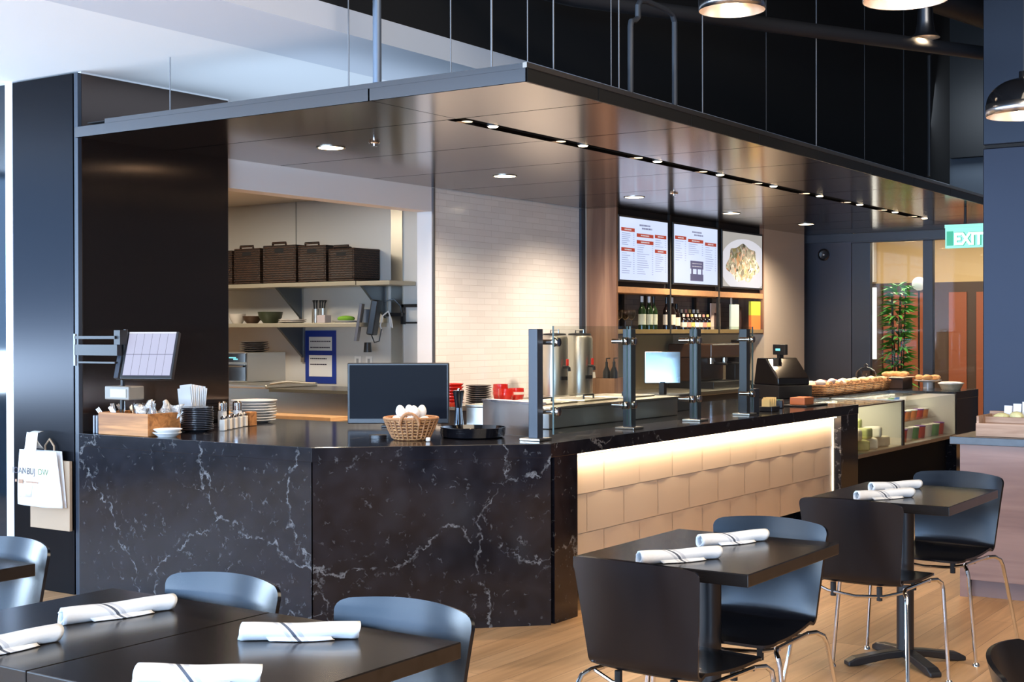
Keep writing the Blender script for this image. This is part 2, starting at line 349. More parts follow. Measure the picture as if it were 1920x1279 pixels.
    def obj(s, name, mats, parent=None, loc=None, rot=None, smooth=True, bevel=0.0, solid=0.0, sub=0, seg=2):
        bmesh.ops.recalc_face_normals(s.bm, faces=s.bm.faces)
        me = bpy.data.meshes.new(name); s.bm.to_mesh(me); s.bm.free()
        for m in (mats if isinstance(mats, (list, tuple)) else [mats]): me.materials.append(m)
        o = bpy.data.objects.new(name, me); COL.objects.link(o)
        if parent is not None: o.parent = parent
        if loc is not None: o.location = loc
        if rot is not None: o.rotation_euler = rot
        if smooth:
            for p in me.polygons: p.use_smooth = True
            md = None
            try: me.set_sharp_from_angle(angle=rad(35))
            except Exception: pass
        if solid: md = o.modifiers.new('thickness', 'SOLIDIFY'); md.thickness = solid; md.offset = 0
        if sub: md = o.modifiers.new('smooth', 'SUBSURF'); md.levels = sub; md.render_levels = sub
        if bevel: md = o.modifiers.new('bevel', 'BEVEL'); md.width = bevel; md.segments = seg; md.limit_method = 'ANGLE'; md.angle_limit = rad(40)
        return o
def tag(o, label, cat, group=None):
    o['label'] = label; o['category'] = cat
    if group: o['group'] = group
    return o
def thing(name, label, cat, loc=(0, 0, 0), rotz=0.0, group=None):
    o = bpy.data.objects.new(name, None); COL.objects.link(o); o.location = loc; o.rotation_euler = (0, 0, rotz); o.empty_display_size = .05
    return tag(o, label, cat, group)
def struct(o): o['kind'] = 'structure'; return o
def dup(root, loc, rotz=None, label=None, group=None, rot=None):
    r = root.copy(); COL.objects.link(r); r.location = loc
    if rot is not None: r.rotation_euler = rot
    elif rotz is not None: r.rotation_euler = (0, 0, rotz)
    if label: r['label'] = label
    if group: r['group'] = group
    for ch in list(root.children):
        c = ch.copy(); COL.objects.link(c); c.parent = r
        for g in list(ch.children):
            d = g.copy(); COL.objects.link(d); d.parent = c
    return r
def text_mesh(name, body, size, m, parent, loc, rot, align='LEFT', extrude=.0004, xs=1.0, bold=0.0):
    cu = bpy.data.curves.new(name, 'FONT'); cu.body = body; cu.size = size; cu.align_x = align; cu.extrude = extrude; cu.offset = bold
    t = bpy.data.objects.new(name, cu); COL.objects.link(t)
    bpy.context.view_layer.update()
    me = bpy.data.meshes.new_from_object(t.evaluated_get(bpy.context.evaluated_depsgraph_get()))
    COL.objects.unlink(t); bpy.data.objects.remove(t)
    me.materials.clear(); me.materials.append(m)
    o = bpy.data.objects.new(name, me); COL.objects.link(o); o.parent = parent; o.location = loc; o.rotation_euler = rot; o.scale = (xs, 1, 1)
    return o
def Rz(a): return Matrix.Rotation(a, 4, 'Z')
def Tm(x, y, z): return Matrix.Translation((x, y, z))

# ------------------------------------------------------------------ the setting
struct(B().box(-11, 7, -5.2, 21, -.1, 0).obj('floor', FLOOR, smooth=False))
# low bright ceiling on the left; dimmer daylight painted into its lower edge band
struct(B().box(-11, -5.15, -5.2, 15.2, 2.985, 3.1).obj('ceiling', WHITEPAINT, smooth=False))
struct(B().box(-5.15, -4.505, -5.2, 15.2, 2.975, 3.1).obj('ceiling_edge', DIMDAYPAINT, smooth=False))
struct(B().box(-4.60, -4.505, -5.2, 15.2, 3.1, 5.4).obj('wall_upper_left', BLACKPAINT, smooth=False))
struct(B().box(-4.6, 7, -5.2, 15.6, 5.4, 5.5).obj('ceiling_void', BLACKPAINT, smooth=False))
struct(B().box(-4.505, 7, 15.2, 15.3, 3.39, 5.4).obj('wall_upper_far', mat('blue_black_upper_wall', (.006, .008, .011), .6), smooth=False))
bb = B()
for i in range(9): bb.box(-6.6+i*.86, -6.6+i*.86+.852, 15.33, 15.37, 2.66, 3.42)
struct(bb.obj('wall_far_band', mat('grey_blue_clerestory_panel', (.11, .14, .18), .6), smooth=False))
struct(B().box(6.9, 7, -5.2, 21, 0, 5.5).obj('wall_right', mat('dark_taupe_wall', (.20, .17, .15), .8), smooth=False))  # right wall in a plain dark taupe
struct(B().box(-11, -10.9, 5.3, 21, 0, 5.5).obj('wall_left', WALLWHITE, smooth=False))
# window front behind the camera: mullions, daylight beyond, sill added to block low reflections
struct(B().box(-11, 7, -5.2, -5.1, 0, .90).obj('wall_front_added_sill', mat('added_dark_sill', (.05, .05, .055), .7), smooth=False))
bb = B().box(-11, 7, -5.2, -5.1, .90, .95).box(-11, 7, -5.2, -5.1, 3.0, 5.5)
for i in range(10): bb.box(-11+i*2-.03, -11+i*2+.03, -5.2, -5.1, .95, 3.0)
struct(bb.obj('window_1', BLUEBLK, smooth=False))
struct(B().box(-11.0, -10.94, -5.1, 5.13, 0, .90).obj('wall_left_added_sill', mat('added_dark_sill', (.05, .05, .055), .7), smooth=False))  # unseen sill added so low reflections stay dark
bb = B().box(-11.0, -10.94, -5.1, 5.13, .90, .95)
for i in range(6): bb.box(-11, -10.94, -5.2+i*2.1-.03, -5.2+i*2.1+.03, .95, 2.985)
struct(bb.obj('window_2', BLUEBLK, smooth=False))
# left of the clad column: pale mullion and dark glass
struct(B().box(-7.105, -7.035, 5.09, 5.16, 0, 2.985).obj('trim_1', mat('pale_aluminium_mullion', (.74, .76, .82), .35, .3), smooth=False, bevel=.004))
struct(B().box(-11, -7.105, 5.13, 5.16, 0, 2.985).obj('window_3', mat('dark_tinted_glass', (.008, .014, .022), .06), smooth=False))

# clad column by the pass
t = thing('metal_clad_column', 'tall dark steel clad column with a bag hanging on it, left of the counter', 'column', (-6.435, 5.081, 0))
B().box(-.585, -.035, 0, .022, 0, 2.975).obj('front_panel', CLAD, t, smooth=False, bevel=.003)
B().box(-.020, 0, .035, 1.175, 0, 2.975).obj('side_panel', CLADBROWN, t, smooth=False, bevel=.003)
B().box(-.030, .004, .004, .032, 0, 2.975).obj('corner_post', BLUEBLK, t, smooth=False, bevel=.003)
B().box(-.58, -.022, .024, 1.17, 0, 2.97).obj('core', BLACKPAINT, t, smooth=False)
B().box(-.024, .002, .03, 1.178, 2.975, 2.984).obj('top_trim', WALLWHITE, t, smooth=False)

# back wall of the servery (runs along y at x = -6.467)
struct(B().box(-6.614, -6.467, 6.262, 8.425, 2.425, 2.985).obj('wall_soffit', WALLWHITE, smooth=False))
struct(B().box(-6.614, -6.470, 8.433, 10.68, 0, 2.985).obj('wall_tiled', [WALLWHITE], smooth=False))
struct(B().box(-6.470, -6.462, 8.458, 10.60, .935, 2.607).obj('wall_tile_facing', WHITETILE, smooth=False))
struct(B().box(-6.470, -6.455, 8.433, 8.455, .935, 2.607).obj('trim_2', mat('grey_tile_edge_trim', (.30, .30, .33), .3, .8), smooth=False))
struct(B().box(-6.470, -6.44, 10.605, 10.672, .935, 2.607).obj('trim_3', BLUEBLK, smooth=False))
# kitchen room
struct(B().box(-10.9, -6.62, 8.95, 9.05, 0, 2.985).obj('wall_kitchen', KWALL, smooth=False))
struct(B().box(-10.9, -6.62, 5.17, 8.95, 2.64, 2.70).obj('ceiling_kitchen', mat('kitchen_ceiling_tile', (.62, .56, .48), .8), smooth=False))
struct(B().box(-7.285, -7.165, 8.935, 8.95, 0, 2.64).obj('trim_4', STEELWARM, smooth=False))
struct(B().box(-8.372, -8.362, 8.944, 8.95, 1.93, 2.64).obj('trim_5', mat('grey_panel_joint', (.36, .35, .32), .5), smooth=False))
# shelf wall: walnut return, upper panel, tan wall beyond
struct(B().box(-6.614, -6.43, 10.68, 15.2, 0, 2.985).obj('wall_back', TAN, smooth=False))
struct(B().box(-6.43, -6.12, 13.89, 15.02, 0, 2.607).obj('wall_tan', TAN, smooth=False))
# far end: metal wall and glazing at y = 15.2
struct(B().box(-6.5, -5.62, 15.186, 15.24, 0, 2.62).obj('wall_far', CLADBLUE, smooth=False))
bb = B()
for x0, x1 in ((-5.615, -5.40), (-4.80, -4.69), (-3.4, -3.28), (-1.9, -1.78)): bb.box(x0, x1, 15.19, 15.27, 0, 2.50)
bb.box(-5.62, 7, 15.185, 15.275, 2.50, 2.60).box(-5.62, 7, 15.19, 15.27, 0, .10)
struct(bb.obj('window_4', BLUEBLK, smooth=False, bevel=.004))
struct(B().box(-6.5, 7, 15.15, 15.185, 2.515, 2.605).obj('trim_6', BLUEBLK, smooth=False))
for i, (x0, x1) in enumerate(((-5.40, -4.80), (-4.69, -3.4))):
    struct(B().box(x0, x1, 15.225, 15.235, .10, 2.50).obj('window_%d' % (5+i), SHOPGLASS, smooth=False))
struct(B().box(-5.62, 7, 15.27, 15.4, 2.60, 2.68).obj('wall_far_header', mat('brown_soffit', (.11, .07, .045), .6), smooth=False))
# hall beyond the glass
struct(B().box(-9, 3, 18.9, 19, 2.16, 3.2).obj('wall_hall_upper', HALLTAN, smooth=False))
bb = B().box(-9, 3, 18.9, 19, 0, 2.16)
bb.m(1)
for x0, x1 in ((-6.52, -5.93), (-5.61, -5.37), (-5.24, -4.9)): bb.box(x0, x1, 18.88, 18.905, .1, 2.02)
struct(bb.obj('wall_hall', [HALLWOOD, HALLRED], smooth=False))
struct(B().box(-9, 3, 15.4, 19, 3.0, 3.1).obj('ceiling_hall', mat('hall_ceiling', (.5, .44, .36), .8), smooth=False))
struct(B().box(-6.74, -6.62, 18.78, 18.88, 2.18, 3.0).obj('trim_7', mat('pale_hall_pillar', (.75, .73, .72), .6), smooth=False))
t = thing('strip_light', 'tall thin glowing white strip light in the hall beyond the glass', 'light', (-6.60, 18.8, 0))
B().box(-.05, .0, -.02, .03, 1.1, 2.10).obj('diffuser', HALLWHITE, t, smooth=False); B().box(-.07, .07, .03, .07, 0, 2.1).obj('backing', HALLWOOD, t, smooth=False)

# right hand column
t = thing('steel_column', 'blue grey steel clad column behind the wooden station at the right edge', 'column', (-2.32, 8.5, 0))
B().box(0, 1.2, 0, .9, 0, 2.60).obj('lower_cladding', mat('slate_steel_cladding', (.020, .023, .034), .42, .8), t, smooth=False, bevel=.006)
B().box(0, 1.2, 0, .9, 2.62, 5.38).obj('upper_cladding', mat('dark_steel_upper_cladding', (.020, .024, .034), .42, .8), t, smooth=False, bevel=.006)
B().box(.01, 1.19, .01, .89, 2.60, 2.62).obj('joint', BLACKPAINT, t, smooth=False)

# ------------------------------------------------------------------ canopy
CZ = 2.607
t = thing('suspended_canopy', 'long bronze metal canopy hung above the counter on rods', 'canopy', (-3.367, 5.081, CZ))
ys = [0, .69] + [.69+.957*k for k in range(1, 11)]
yend = 10.06
ys = [y for y in ys if y < yend-.2] + [yend]
for a, b_ in zip(ys, ys[1:]):
    sl = a > .6 and a < 8.0
    xl = -.963 if sl else -.903
    B().box(-3.068, xl, a+.005, b_-.005, 0, .02).obj('soffit_panel', BRONZE, t, smooth=False)
    B().box(-.843 if sl else -.897, -.012, a+.005, b_-.005, 0, .02).obj('soffit_panel', BRONZE, t, smooth=False)
B().box(-.965, -.84, .70, 8.66, .05, .07).box(-.965, -.960, .70, 8.66, .02, .05).box(-.845, -.84, .70, 8.66, .02, .05).obj('light_slot', BLACKPAINT, t, smooth=False)
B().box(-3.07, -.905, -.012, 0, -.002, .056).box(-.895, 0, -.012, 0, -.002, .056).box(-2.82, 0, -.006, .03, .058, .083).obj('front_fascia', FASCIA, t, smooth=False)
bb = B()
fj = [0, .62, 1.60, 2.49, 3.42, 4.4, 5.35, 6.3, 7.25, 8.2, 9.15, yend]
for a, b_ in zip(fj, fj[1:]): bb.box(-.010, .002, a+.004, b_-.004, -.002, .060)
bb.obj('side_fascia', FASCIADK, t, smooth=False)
B().box(-.014, .008, -.012, yend, .060, .083).obj('top_lip', LIPMAT, t, smooth=False)
B().box(-3.0, -.02, .02, yend, .075, .08).obj('top_sheet', BLACKPAINT, t, smooth=False)

# recessed downlights
def downlight(loc, label):
    d = thing('recessed_downlight', label, 'light', loc, 0, 'round downlights in the canopy')
    B().lathe([(.072, 0), (.088, -.004), (.088, .0), (.072, .003)], n=32, closed=False).obj('trim_ring', STEELWARM, d)
    B().lathe([(0, -.003), (.074, -.003), (.074, -.001), (0, -.001)], n=32).obj('lens', LAMP, d)
    return d
spots = [(-5.55, 6.24), (-5.55, 8.09), (-5.55, 9.98), (-5.56, 11.87), (-5.50, 13.55)]
names = ['nearest round downlight in the canopy, beside the small sprinkler', 'second round downlight, above the white tiled wall', 'third round downlight, just in front of the left menu screen', 'fourth round downlight, in front of the food picture screen', 'farthest round downlight, near the tan wall by the glass']
for (x, y), nm in zip(spots, names): downlight((x, y, CZ-.001), nm)
# track spots in the slot
def spot(loc, label):
    d = thing('slot_spotlight', label, 'light', loc, 0, 'small spotlights in the canopy slot')
    B().lathe([(.030, .004), (.034, .004), (.034, .045), (0, .045)], n=20, closed=False).obj('housing', BLACKMET, d)
    B().lathe([(0, -.002), (.024, -.001), (.030, .006), (0, .008)], n=20).obj('lens', SPOT, d)
    B().lathe([(0, .0), (.030, .0), (.030, .002), (0, .002)], c=(-.05, -.17, .012), n=20).obj('reflector', PAINTEDGLINT, d)  # glowing disc stands in for the spot's reflection on the slot lip
    return d
ordn = ['first', 'second', 'third', 'fourth', 'fifth', 'sixth', 'seventh', 'eighth', 'ninth']
for k in range(9):
    spot((-4.262, 6.10+.938*k-(.06 if k == 8 else 0), CZ-.004), '%s small bright spotlight in the black canopy slot, counted from its near end' % ordn[k])
for loc, lb in (((-5.187, 6.212, CZ), 'small chrome sprinkler head in the canopy beside the nearest downlight'), ((-5.125, 9.87, CZ), 'small sprinkler head in the canopy in front of the menu screens')):
    d = thing('sprinkler_head', lb, 'sprinkler', loc)
    B().lathe([(0, -.002), (.034, -.002), (.030, -.010), (0, -.010)], n=20).obj('escutcheon', CHROME, d)
    B().lathe([(0, -.010), (.010, -.010), (.010, -.022), (.018, -.024), (0, -.026)], n=12).obj('deflector', CHROME, d)

# suspension rods and pipes
def rod(x, y, z0, z1, r, label, m=CABLE):
    o = B().tube([(0, 0, 0), (0, 0, z1-z0)], r, 8).obj('suspension_rod', m, None, (x, y, z0)); tag(o, label, 'rod', 'rods that carry the canopy'); 
    return o
rod(-5.70, 5.115, 2.692, 2.984, 0.0031, 'short pale rod from the canopy front to the white ceiling by the clad column')
rod(-4.42, 5.10, 2.692, 5.4, 0.0037, 'thin steel rod from the canopy front in front of the white ceiling')
rod(-3.80, 5.10, 2.692, 5.4, 0.0031, 'thin rod midway between the thick conduit and the canopy corner')
rod(-3.57, 5.10, 2.692, 5.4, 0.0050, 'bright rod on the canopy front just left of its corner')
rod(-3.395, 5.13, 2.692, 5.4, 0.0025, 'thin rod rising from the canopy corner')
rod(-3.385, 5.33, 2.692, 5.4, 0.0037, 'rod just behind the canopy corner on the long side')
rod(-3.40, 5.96, 2.692, 5.4, 0.0037, 'rod beside the near leg of the looped pipe')
rod(-3.41, 5.90, 2.692, 5.4, 0.0025, 'very thin rod left of the looped pipe')
rod(-3.43, 6.95, 2.692, 5.4, 0.0037, 'bright rod right of the looped pipe')
rod(-3.40, 7.75, 2.692, 5.4, 0.0031, 'dim rod over the third joint of the canopy edge', PIPE)
rod(-3.40, 8.55, 2.692, 5.4, 0.0037, 'dim rod over the fourth joint of the canopy edge', CABLE)
rod(-3.40, 9.45, 2.692, 5.4, 0.0037, 'faint rod left of the far hanging pipe', PIPE)
rod(-3.40, 10.3, 2.692, 5.4, 0.0043, 'farthest rod on the canopy edge, by the black upper wall', PIPE)
o = tag(B().tube([(0, 0, 0), (0, 0, 2.7)], .021, 12).obj('conduit_pipe', mat('grey_blue_conduit', (.17, .21, .27), .4, .5), None, (-4.24, 5.10, 2.692)), 'thick grey conduit rising from the canopy front at its joint', 'pipe')
o = tag(B().tube([(-3.385, 6.05, 2.69), (-3.385, 6.05, 3.03), (-3.386, 6.06, 3.055), (-3.39, 6.11, 3.07), (-3.392, 6.14, 3.09), (-3.392, 6.14, 3.15), (-3.394, 6.17, 3.18), (-3.40, 6.24, 3.195), (-3.405, 6.48, 3.195), (-3.41, 6.55, 3.185), (-3.412, 6.58, 3.15), (-3.412, 6.58, 2.69)], .015, 10).obj('looped_pipe', mat('grey_blue_pipe_paint', (.030, .036, .046), .5)), 'dark pipe with a square loop above the canopy edge', 'pipe')
for pts, r, lb in (([(-3.6, 5.6, 3.75), (-3.2, 7.6, 3.75), (-2.4, 11.6, 3.75)], .10, 'fat dark duct running away in the black ceiling space'),
                   ([(-4.3, 5.9, 3.45), (-3.75, 6.0, 3.42), (-3.70, 6.1, 3.38), (-4.05, 6.3, 3.34), (-4.0, 6.5, 3.34), (-2.5, 9.4, 3.34)], .045, 'dark bent drain pipe in the black ceiling space')):
    tag(B().tube(pts, r, 12).obj('ceiling_pipe', PIPE), lb, 'pipe', 'pipes in the black ceiling space')
o = tag(B().tube([(-3.3, 10.6, 2.69), (-3.3, 10.6, 3.62), (-3.28, 10.63, 3.65), (-2.9, 11.3, 3.66), (-2.88, 11.33, 3.62), (-2.88, 11.33, 3.3)], .014, 8).obj('far_pipe', PIPE), 'thin dark U-shaped pipe high up before the black upper wall', 'pipe')

# ------------------------------------------------------------------ pendants
def dome_pendant(loc, label):
    d = thing('dome_pendant', label, 'pendant lamp', loc, 0, 'black dome pendant lamps')
    R_ = .17
    up = [(R_*math.cos(a)*1.0, .055+.125*math.sin(a)) for a in [k*PI/2/8 for k in range(8)]]+[(.022, .182), (.022, .21), (0, .21)]
    B().lathe([(R_+.001, .055)]+up, n=40, closed=False).obj('dome', SHADEBLK, d)
    B().lathe([(R_, 0), (R_+.002, .055)], n=40, closed=False).obj('band', SHADEBAND, d, solid=.002)
    B().lathe([(R_-.001, .001)]+[(x*.975, z-.004) for x, z in up[:8]], n=40, closed=False).obj('reflector', SHADEIN, d)
    B().ell((0, 0, .055), .036, .036, .045).obj('bulb', BULB, d)
    B().tube([(0, 0, .21), (0, 0, 5.4-loc[2])], .004, 6).obj('cord', BLACKMET, d)
    return d
dome_pendant((-3.045, 6.51, 3.150), 'dome pendant lamp at the top, left of the other pendants, its bright underside showing')
dome_pendant((-1.824, 5.55, 2.845), 'dome pendant lamp cut by the top edge, above the little cone lamp')
dome_pendant((-1.650, 6.74, 2.512), 'black dome pendant lamp at the right edge, in front of the steel column')
d = thing('cone_pendant', 'small flared cone pendant lamp with a long grey neck', 'pendant lamp', (-2.758, 8.78, 3.372))
B().lathe([(.093, 0), (.062, .035), (.050, .10), (.042, .30), (.036, .34), (0, .34)], n=28, closed=False).obj('shade', mat('grey_anodised_shade', (.30, .33, .40), .3, 1), d)
B().lathe([(.091, .001), (.060, .034), (.047, .10), (0, .11)], n=28, closed=False).obj('reflector', SHADEIN, d)
B().ell((0, 0, .05), .022, .022, .03).obj('bulb', BULB, d)
B().tube([(0, 0, .34), (0, 0, 2.0)], .004, 6).obj('cord', BLACKMET, d)

# ------------------------------------------------------------------ the stone counter
H = .927
t = thing('service_counter', 'black veined stone service counter with an angled corner and a lit tile front', 'counter', (0, 0, 0))
top = [(-6.395, 5.055), (-4.63, 5.055), (-3.77, 5.905), (-3.77, 10.345), (-4.41, 10.345), (-4.41, 12.93), (-3.77, 12.93), (-3.77, 13.66), (-4.95, 13.66), (-4.95, 6.62), (-6.395, 6.62)]
B().prism(top, .855, H).obj('countertop', STONE, t, smooth=False, bevel=.002)
B().prism([(-6.395, 5.056), (-4.632, 5.056), (-4.654, 5.096), (-6.395, 5.096)], 0, .855).obj('front_slab', STONE, t, smooth=False)
B().prism([(-4.627, 5.060), (-3.772, 5.906), (-3.802, 5.936), (-4.652, 5.095)], 0, .855).obj('corner_slab', STONE, t, smooth=False)
B().box(-3.82, -3.771, 5.94, 6.165, 0, .855).obj('end_slab', STONE, t, smooth=False)
B().box(-4.35, -3.771, 9.975, 10.335, 0, .855).obj('divider_slab', STONE, t, smooth=False)
B().box(-4.90, -3.771, 12.935, 13.655, 0, .855).obj('far_slab', STONE, t, smooth=False)
B().box(-6.39, -4.70, 5.10, 5.9, 0, .855).box(-4.93, -3.93, 6.2, 9.97, 0.17, .84).box(-4.6, -4.15, 6.2, 9.97, 0, .17).box(-4.92, -4.43, 10.0, 12.93, 0, .85).obj('carcass', BLACKPAINT, t, smooth=False)
# sculpted tiles: each tile a shallow pillow whose lower edge bows outwards
bb = B()
rows = [.838, .625, .412, .200]
tw = .405
for r in range(3):
    z1, z0 = rows[r], rows[r+1]
    y = 6.17 - (tw*.5 if r % 2 else tw*.05)
    while y < 9.95:
        a, b_ = max(y+.0017, 6.17), min(y+tw-.0017, 9.965)
        if b_-a > .03:
            yy0 = y
            def fn(u, v, a=a, b_=b_, z0=z0, z1=z1, yy0=yy0):
                yy = a+(b_-a)*u; s = (yy-yy0)/tw
                bow = .0035*math.sin(PI*max(0, min(1, s)))*(1-v)
                zz = z0+.0015+(z1-z0-.003)*v - .006*math.sin(PI*s*2)*(1-v)*v*0
                return (-3.845+.006+bow, yy, zz)
            bb.grid(fn, 10, 4)
        y += tw
bb.box(-3.92, -3.845, 6.165, 9.972, .198, .84)
bb.obj('tile_front', BARTILE, t, smooth=False)
B().box(-3.842, -3.800, 6.20, 9.96, .842, .852).obj('light_strip', LEDSTRIP, t, smooth=False)
B().box(-3.838, -3.826, 9.958, 9.968, .20, .84).obj('light_strip', mat('glowing_led_edge', (1, 1, 1), .3, emit=(1, .84, .60), estr=1.2), t, smooth=False)

# display case in the counter
t = thing('display_case', 'chilled glass display case set in the far part of the stone counter', 'display case', (-3.77, 10.345, 0))
B().box(-.62, -.10, .0, 2.58, 0, .50).obj('base', BLACKPAINT, t, smooth=False)
B().box(-.63, -.01, .0, 2.58, .50, .535).obj('floor_pan', STEELWARM, t, smooth=False)
B().box(-.635, -.625, .0, 2.58, .535, .88).obj('back_panel', mat('case_back_liner', (.55, .53, .48), .4), t, smooth=False)
CASELINER = mat('pale_case_liner', (.60, .57, .48), .4)
for a, b_ in ((1.06, 1.09), (0, .012), (2.568, 2.58)): B().box(-.62, -.010, a, b_, .535, .905).obj('divider', CASELINER, t, smooth=False)
B().box(-.012, .0, 1.05, 1.10, .532, .903).obj('mullion', BLACKMET, t, smooth=False)
B().box(-.007, -.003, .012, 1.05, .53, .905).box(-.007, -.003, 1.10, 2.568, .53, .905).obj('front_glass', CASEGLASS, t, smooth=False)
B().box(-.62, -.004, .012, 1.05, .905, .912).box(-.62, -.25, 1.10, 2.568, .905, .912).obj('top_glass', CASEGLASS, t, smooth=False)
B().box(-.012, .0, .0, 2.58, .520, .532).box(-.012, 0, .0, 1.10, .903, .914).box(-.63, 0, 1.06, 1.09, .905, .916).obj('edge_trim', STEELWARM, t, smooth=False)
B().box(-.55, -.18, 1.10, 2.568, .69, .695).box(-.60, -.36, 1.10, 2.568, .79, .795).obj('shelf', CLEARGLASS, t, smooth=False)
B().box(-.61, -.57, .03, 1.04, .880, .895).box(-.61, -.57, 1.12, 2.55, .880, .895).obj('case_lamp', mat('case_led', (1, 1, 1), .3, emit=(1, .93, .75), estr=9), t, smooth=False)

# things inside the case
WR2 = [mat('pale_sandwich_bread', (.74, .66, .48), .6, noise=.2, nscale=30), mat('lettuce_wrap', (.42, .44, .16), .6, noise=.35, nscale=30), mat('white_wrap_tortilla', (.80, .76, .64), .6, noise=.12, nscale=30)]
k = 0
sand = ['front row', 'middle row', 'back row']
for r in range(3):
    for c in range(4):
        x = -3.77-.12-.17*r; y = 10.345+.13+.235*c; z = .536+.0*r
        m_ = WR2[(r*2+c) % 3] if r < 2 else WR2[1 if c % 2 else 2]
        h = (.085, .115, .15)[r]
        o = B().prism([(-.085, -.07), (.085, -.07), (.05, .03), (.0, .095), (-.05, .04)], 0, h).obj('wrapped_sandwich', m_, None, (x, y, z), (0, 0, random.uniform(-.9, .9)), bevel=.018, seg=3)
        if c < 3:
            o2 = o.copy(); COL.objects.link(o2); o2.location = (x, y+.11, z+h+.002); o2.rotation_euler = (0, 0, random.uniform(-.4, .4)); o2.data = o.data
            tag(o2, 'upper wrapped sandwich in the glass case, %s, %s from the near end' % (sand[r], ordn[c]), 'sandwich', 'sandwiches in the display case')
        tag(o, 'wrapped sandwich in the glass case, %s, %s from the near end' % (sand[r], ordn[c]), 'sandwich', 'sandwiches in the display case')
CUPCOL = [mat('red_dessert_cup', (.60, .06, .03), .35), mat('orange_dessert_cup', (.78, .26, .06), .35), mat('purple_lid', (.20, .06, .30), .4), mat('pale_yoghurt_pot', (.74, .72, .62), .35), mat('blue_milk_carton', (.10, .22, .50), .4), mat('green_juice', (.12, .30, .10), .3)]
def cup(loc, ci, r, h, label, group, name, cat):
    d = thing(name, label, cat, loc, 0, group)
    B().lathe([(0, 0), (r*.8, 0), (r, h), (0, h)], n=14).obj('body', CUPCOL[ci], d)
    B().lathe([(0, h), (r*1.06, h), (r*1.06, h+.010), (0, h+.012)], n=14).obj('lid', CUPCOL[(ci+2) % 4 if ci < 2 else 3], d)
for r, (x, z, n, cs, h, nm) in enumerate(((-3.90, .536, 8, (5, 0, 3), .10, 'bottom'), (-4.05, .696, 9, (1, 0, 1), .065, 'middle'), (-4.26, .796, 8, (4, 3, 5), .085, 'top'))):
    for c in range(n):
        cup((x+random.uniform(-.01, .01), 11.56+c*(1.28/(n-1))+.0, z), cs[c % 3], .048, h, 'dessert pot on the %s shelf of the glass case, %s from near end' % (nm, ordn[c]), 'pots on the %s shelf of the case' % nm, 'dessert_pot', 'pot')

# ------------------------------------------------------------------ sneeze guard
t = thing('sneeze_guard', 'glass sneeze guard on dark posts along the long counter', 'sneeze guard', (-3.95, 6.04, H))
for y in (0, 1.0, 1.855, 2.60):
    p = B().box(-.028, .028, y-.028, y+.028, .012, .585).obj('post', BLUEBLK, t, smooth=False, bevel=.003)
    B().box(-.062, .062, y-.062, y+.062, 0.001, .013).obj('base_plate', STEELWARM, p, smooth=False, bevel=.002)
for a, b_ in ((.03, .815), (.85, 1.645), (1.68, 2.53)):
    p = B().box(.086, .094, a, b_, .032, .600).obj('glass_pane', GLASS, t, smooth=False)
    for q in (a-.002, b_): B().box(.0855, .0945, q, q+.002, .032, .600).obj('polished_edge', GLASSEDGE, p, smooth=False)
for y in (.055, .79, .875, 1.62, 1.705, 2.505):
    for z in (.515, .150):
        M_ = Tm(.084, y, z) @ Matrix.Rotation(rad(90), 4, 'Y')
        B().lathe([(0, .012), (.022, .012), (.024, .018), (.022, .028), (0, .030)], n=18, mtx=M_).lathe([(0, 0), (.024, 0), (.024, -.006), (.014, -.010), (.014, -.075), (0, -.075)], n=18, mtx=M_).obj('clamp', CHROME, t)

# ------------------------------------------------------------------ equipment behind the guard
t = thing('food_well', 'stainless heated food well on the counter behind the glass guard', 'food well', (-4.32, 6.75, H))
B().box(-.60, 0, 0, 1.62, 0.001, .115).obj('housing', STEEL, t, smooth=False, bevel=.004)
B().box(-.60, .015, -.01, 1.63, .115, .130).obj('rim', STEELWARM, t, smooth=False, bevel=.003)
for i in range(3):
    p = B().box(-.50, -.12, .10+i*.5, .52+i*.5, .130, .142).obj('lid', STEEL, t, smooth=False, bevel=.006)
    B().tube([(-.02-.20, .25+i*.5, .142), (-.22, .25+i*.5, .165), (-.22, .37+i*.5, .165), (-.22, .37+i*.5, .142)], .006, 8).obj('handle', BLACKPLAS, p)
t = thing('point_of_sale_screen', 'bright reflecting panel screen on a dark base behind the middle glass pane', 'screen', (-4.62, 8.72, H))
B().box(-.20, .10, -.31, .26, 0.001, .12).obj('base', BLUEBLK, t, smooth=False, bevel=.004)
B().box(-.02, .02, -.02, .02, .12, .21).obj('stand', BLACKPLAS, t, smooth=False)
M_ = Rz(rad(-60)) @ Tm(0, 0, .20) @ Matrix.Rotation(rad(-4), 4, 'Y')
B().box(-.012, .012, -.125, .125, 0, .225, M_).obj('panel', mat('mirror_bright_panel', (.92, .94, 1.0), .12, 1), t, smooth=False, bevel=.003)
t = thing('cash_register', 'black cash register on the counter beside the glass guard, with a small customer display', 'register', (-4.72, 11.05, H), rad(-32))
B().box(-.20, .22, -.17, .17, 0.001, .11).obj('drawer', BLACKPLAS, t, smooth=False, bevel=.006)
B().prism([(-.17, .11), (.20, .11), (.20, .17), (.02, .34), (-.12, .34)], -.16, .16, Matrix.Rotation(rad(90), 4, 'X')).obj('terminal', BLACKLAC, t, smooth=False, bevel=.012, seg=3)
B().box(-.02, .02, -.02, .02, .34, .37).obj('pole', BLACKPLAS, t, smooth=False)
p = B().box(-.09, .09, -.015, .015, .365, .455).obj('customer_display', BLACKPLAS, t, smooth=False, bevel=.004)
B().box(-.045, .02, -.018, -.0155, .40, .42).obj('digits', CYANDIG, p, smooth=False)
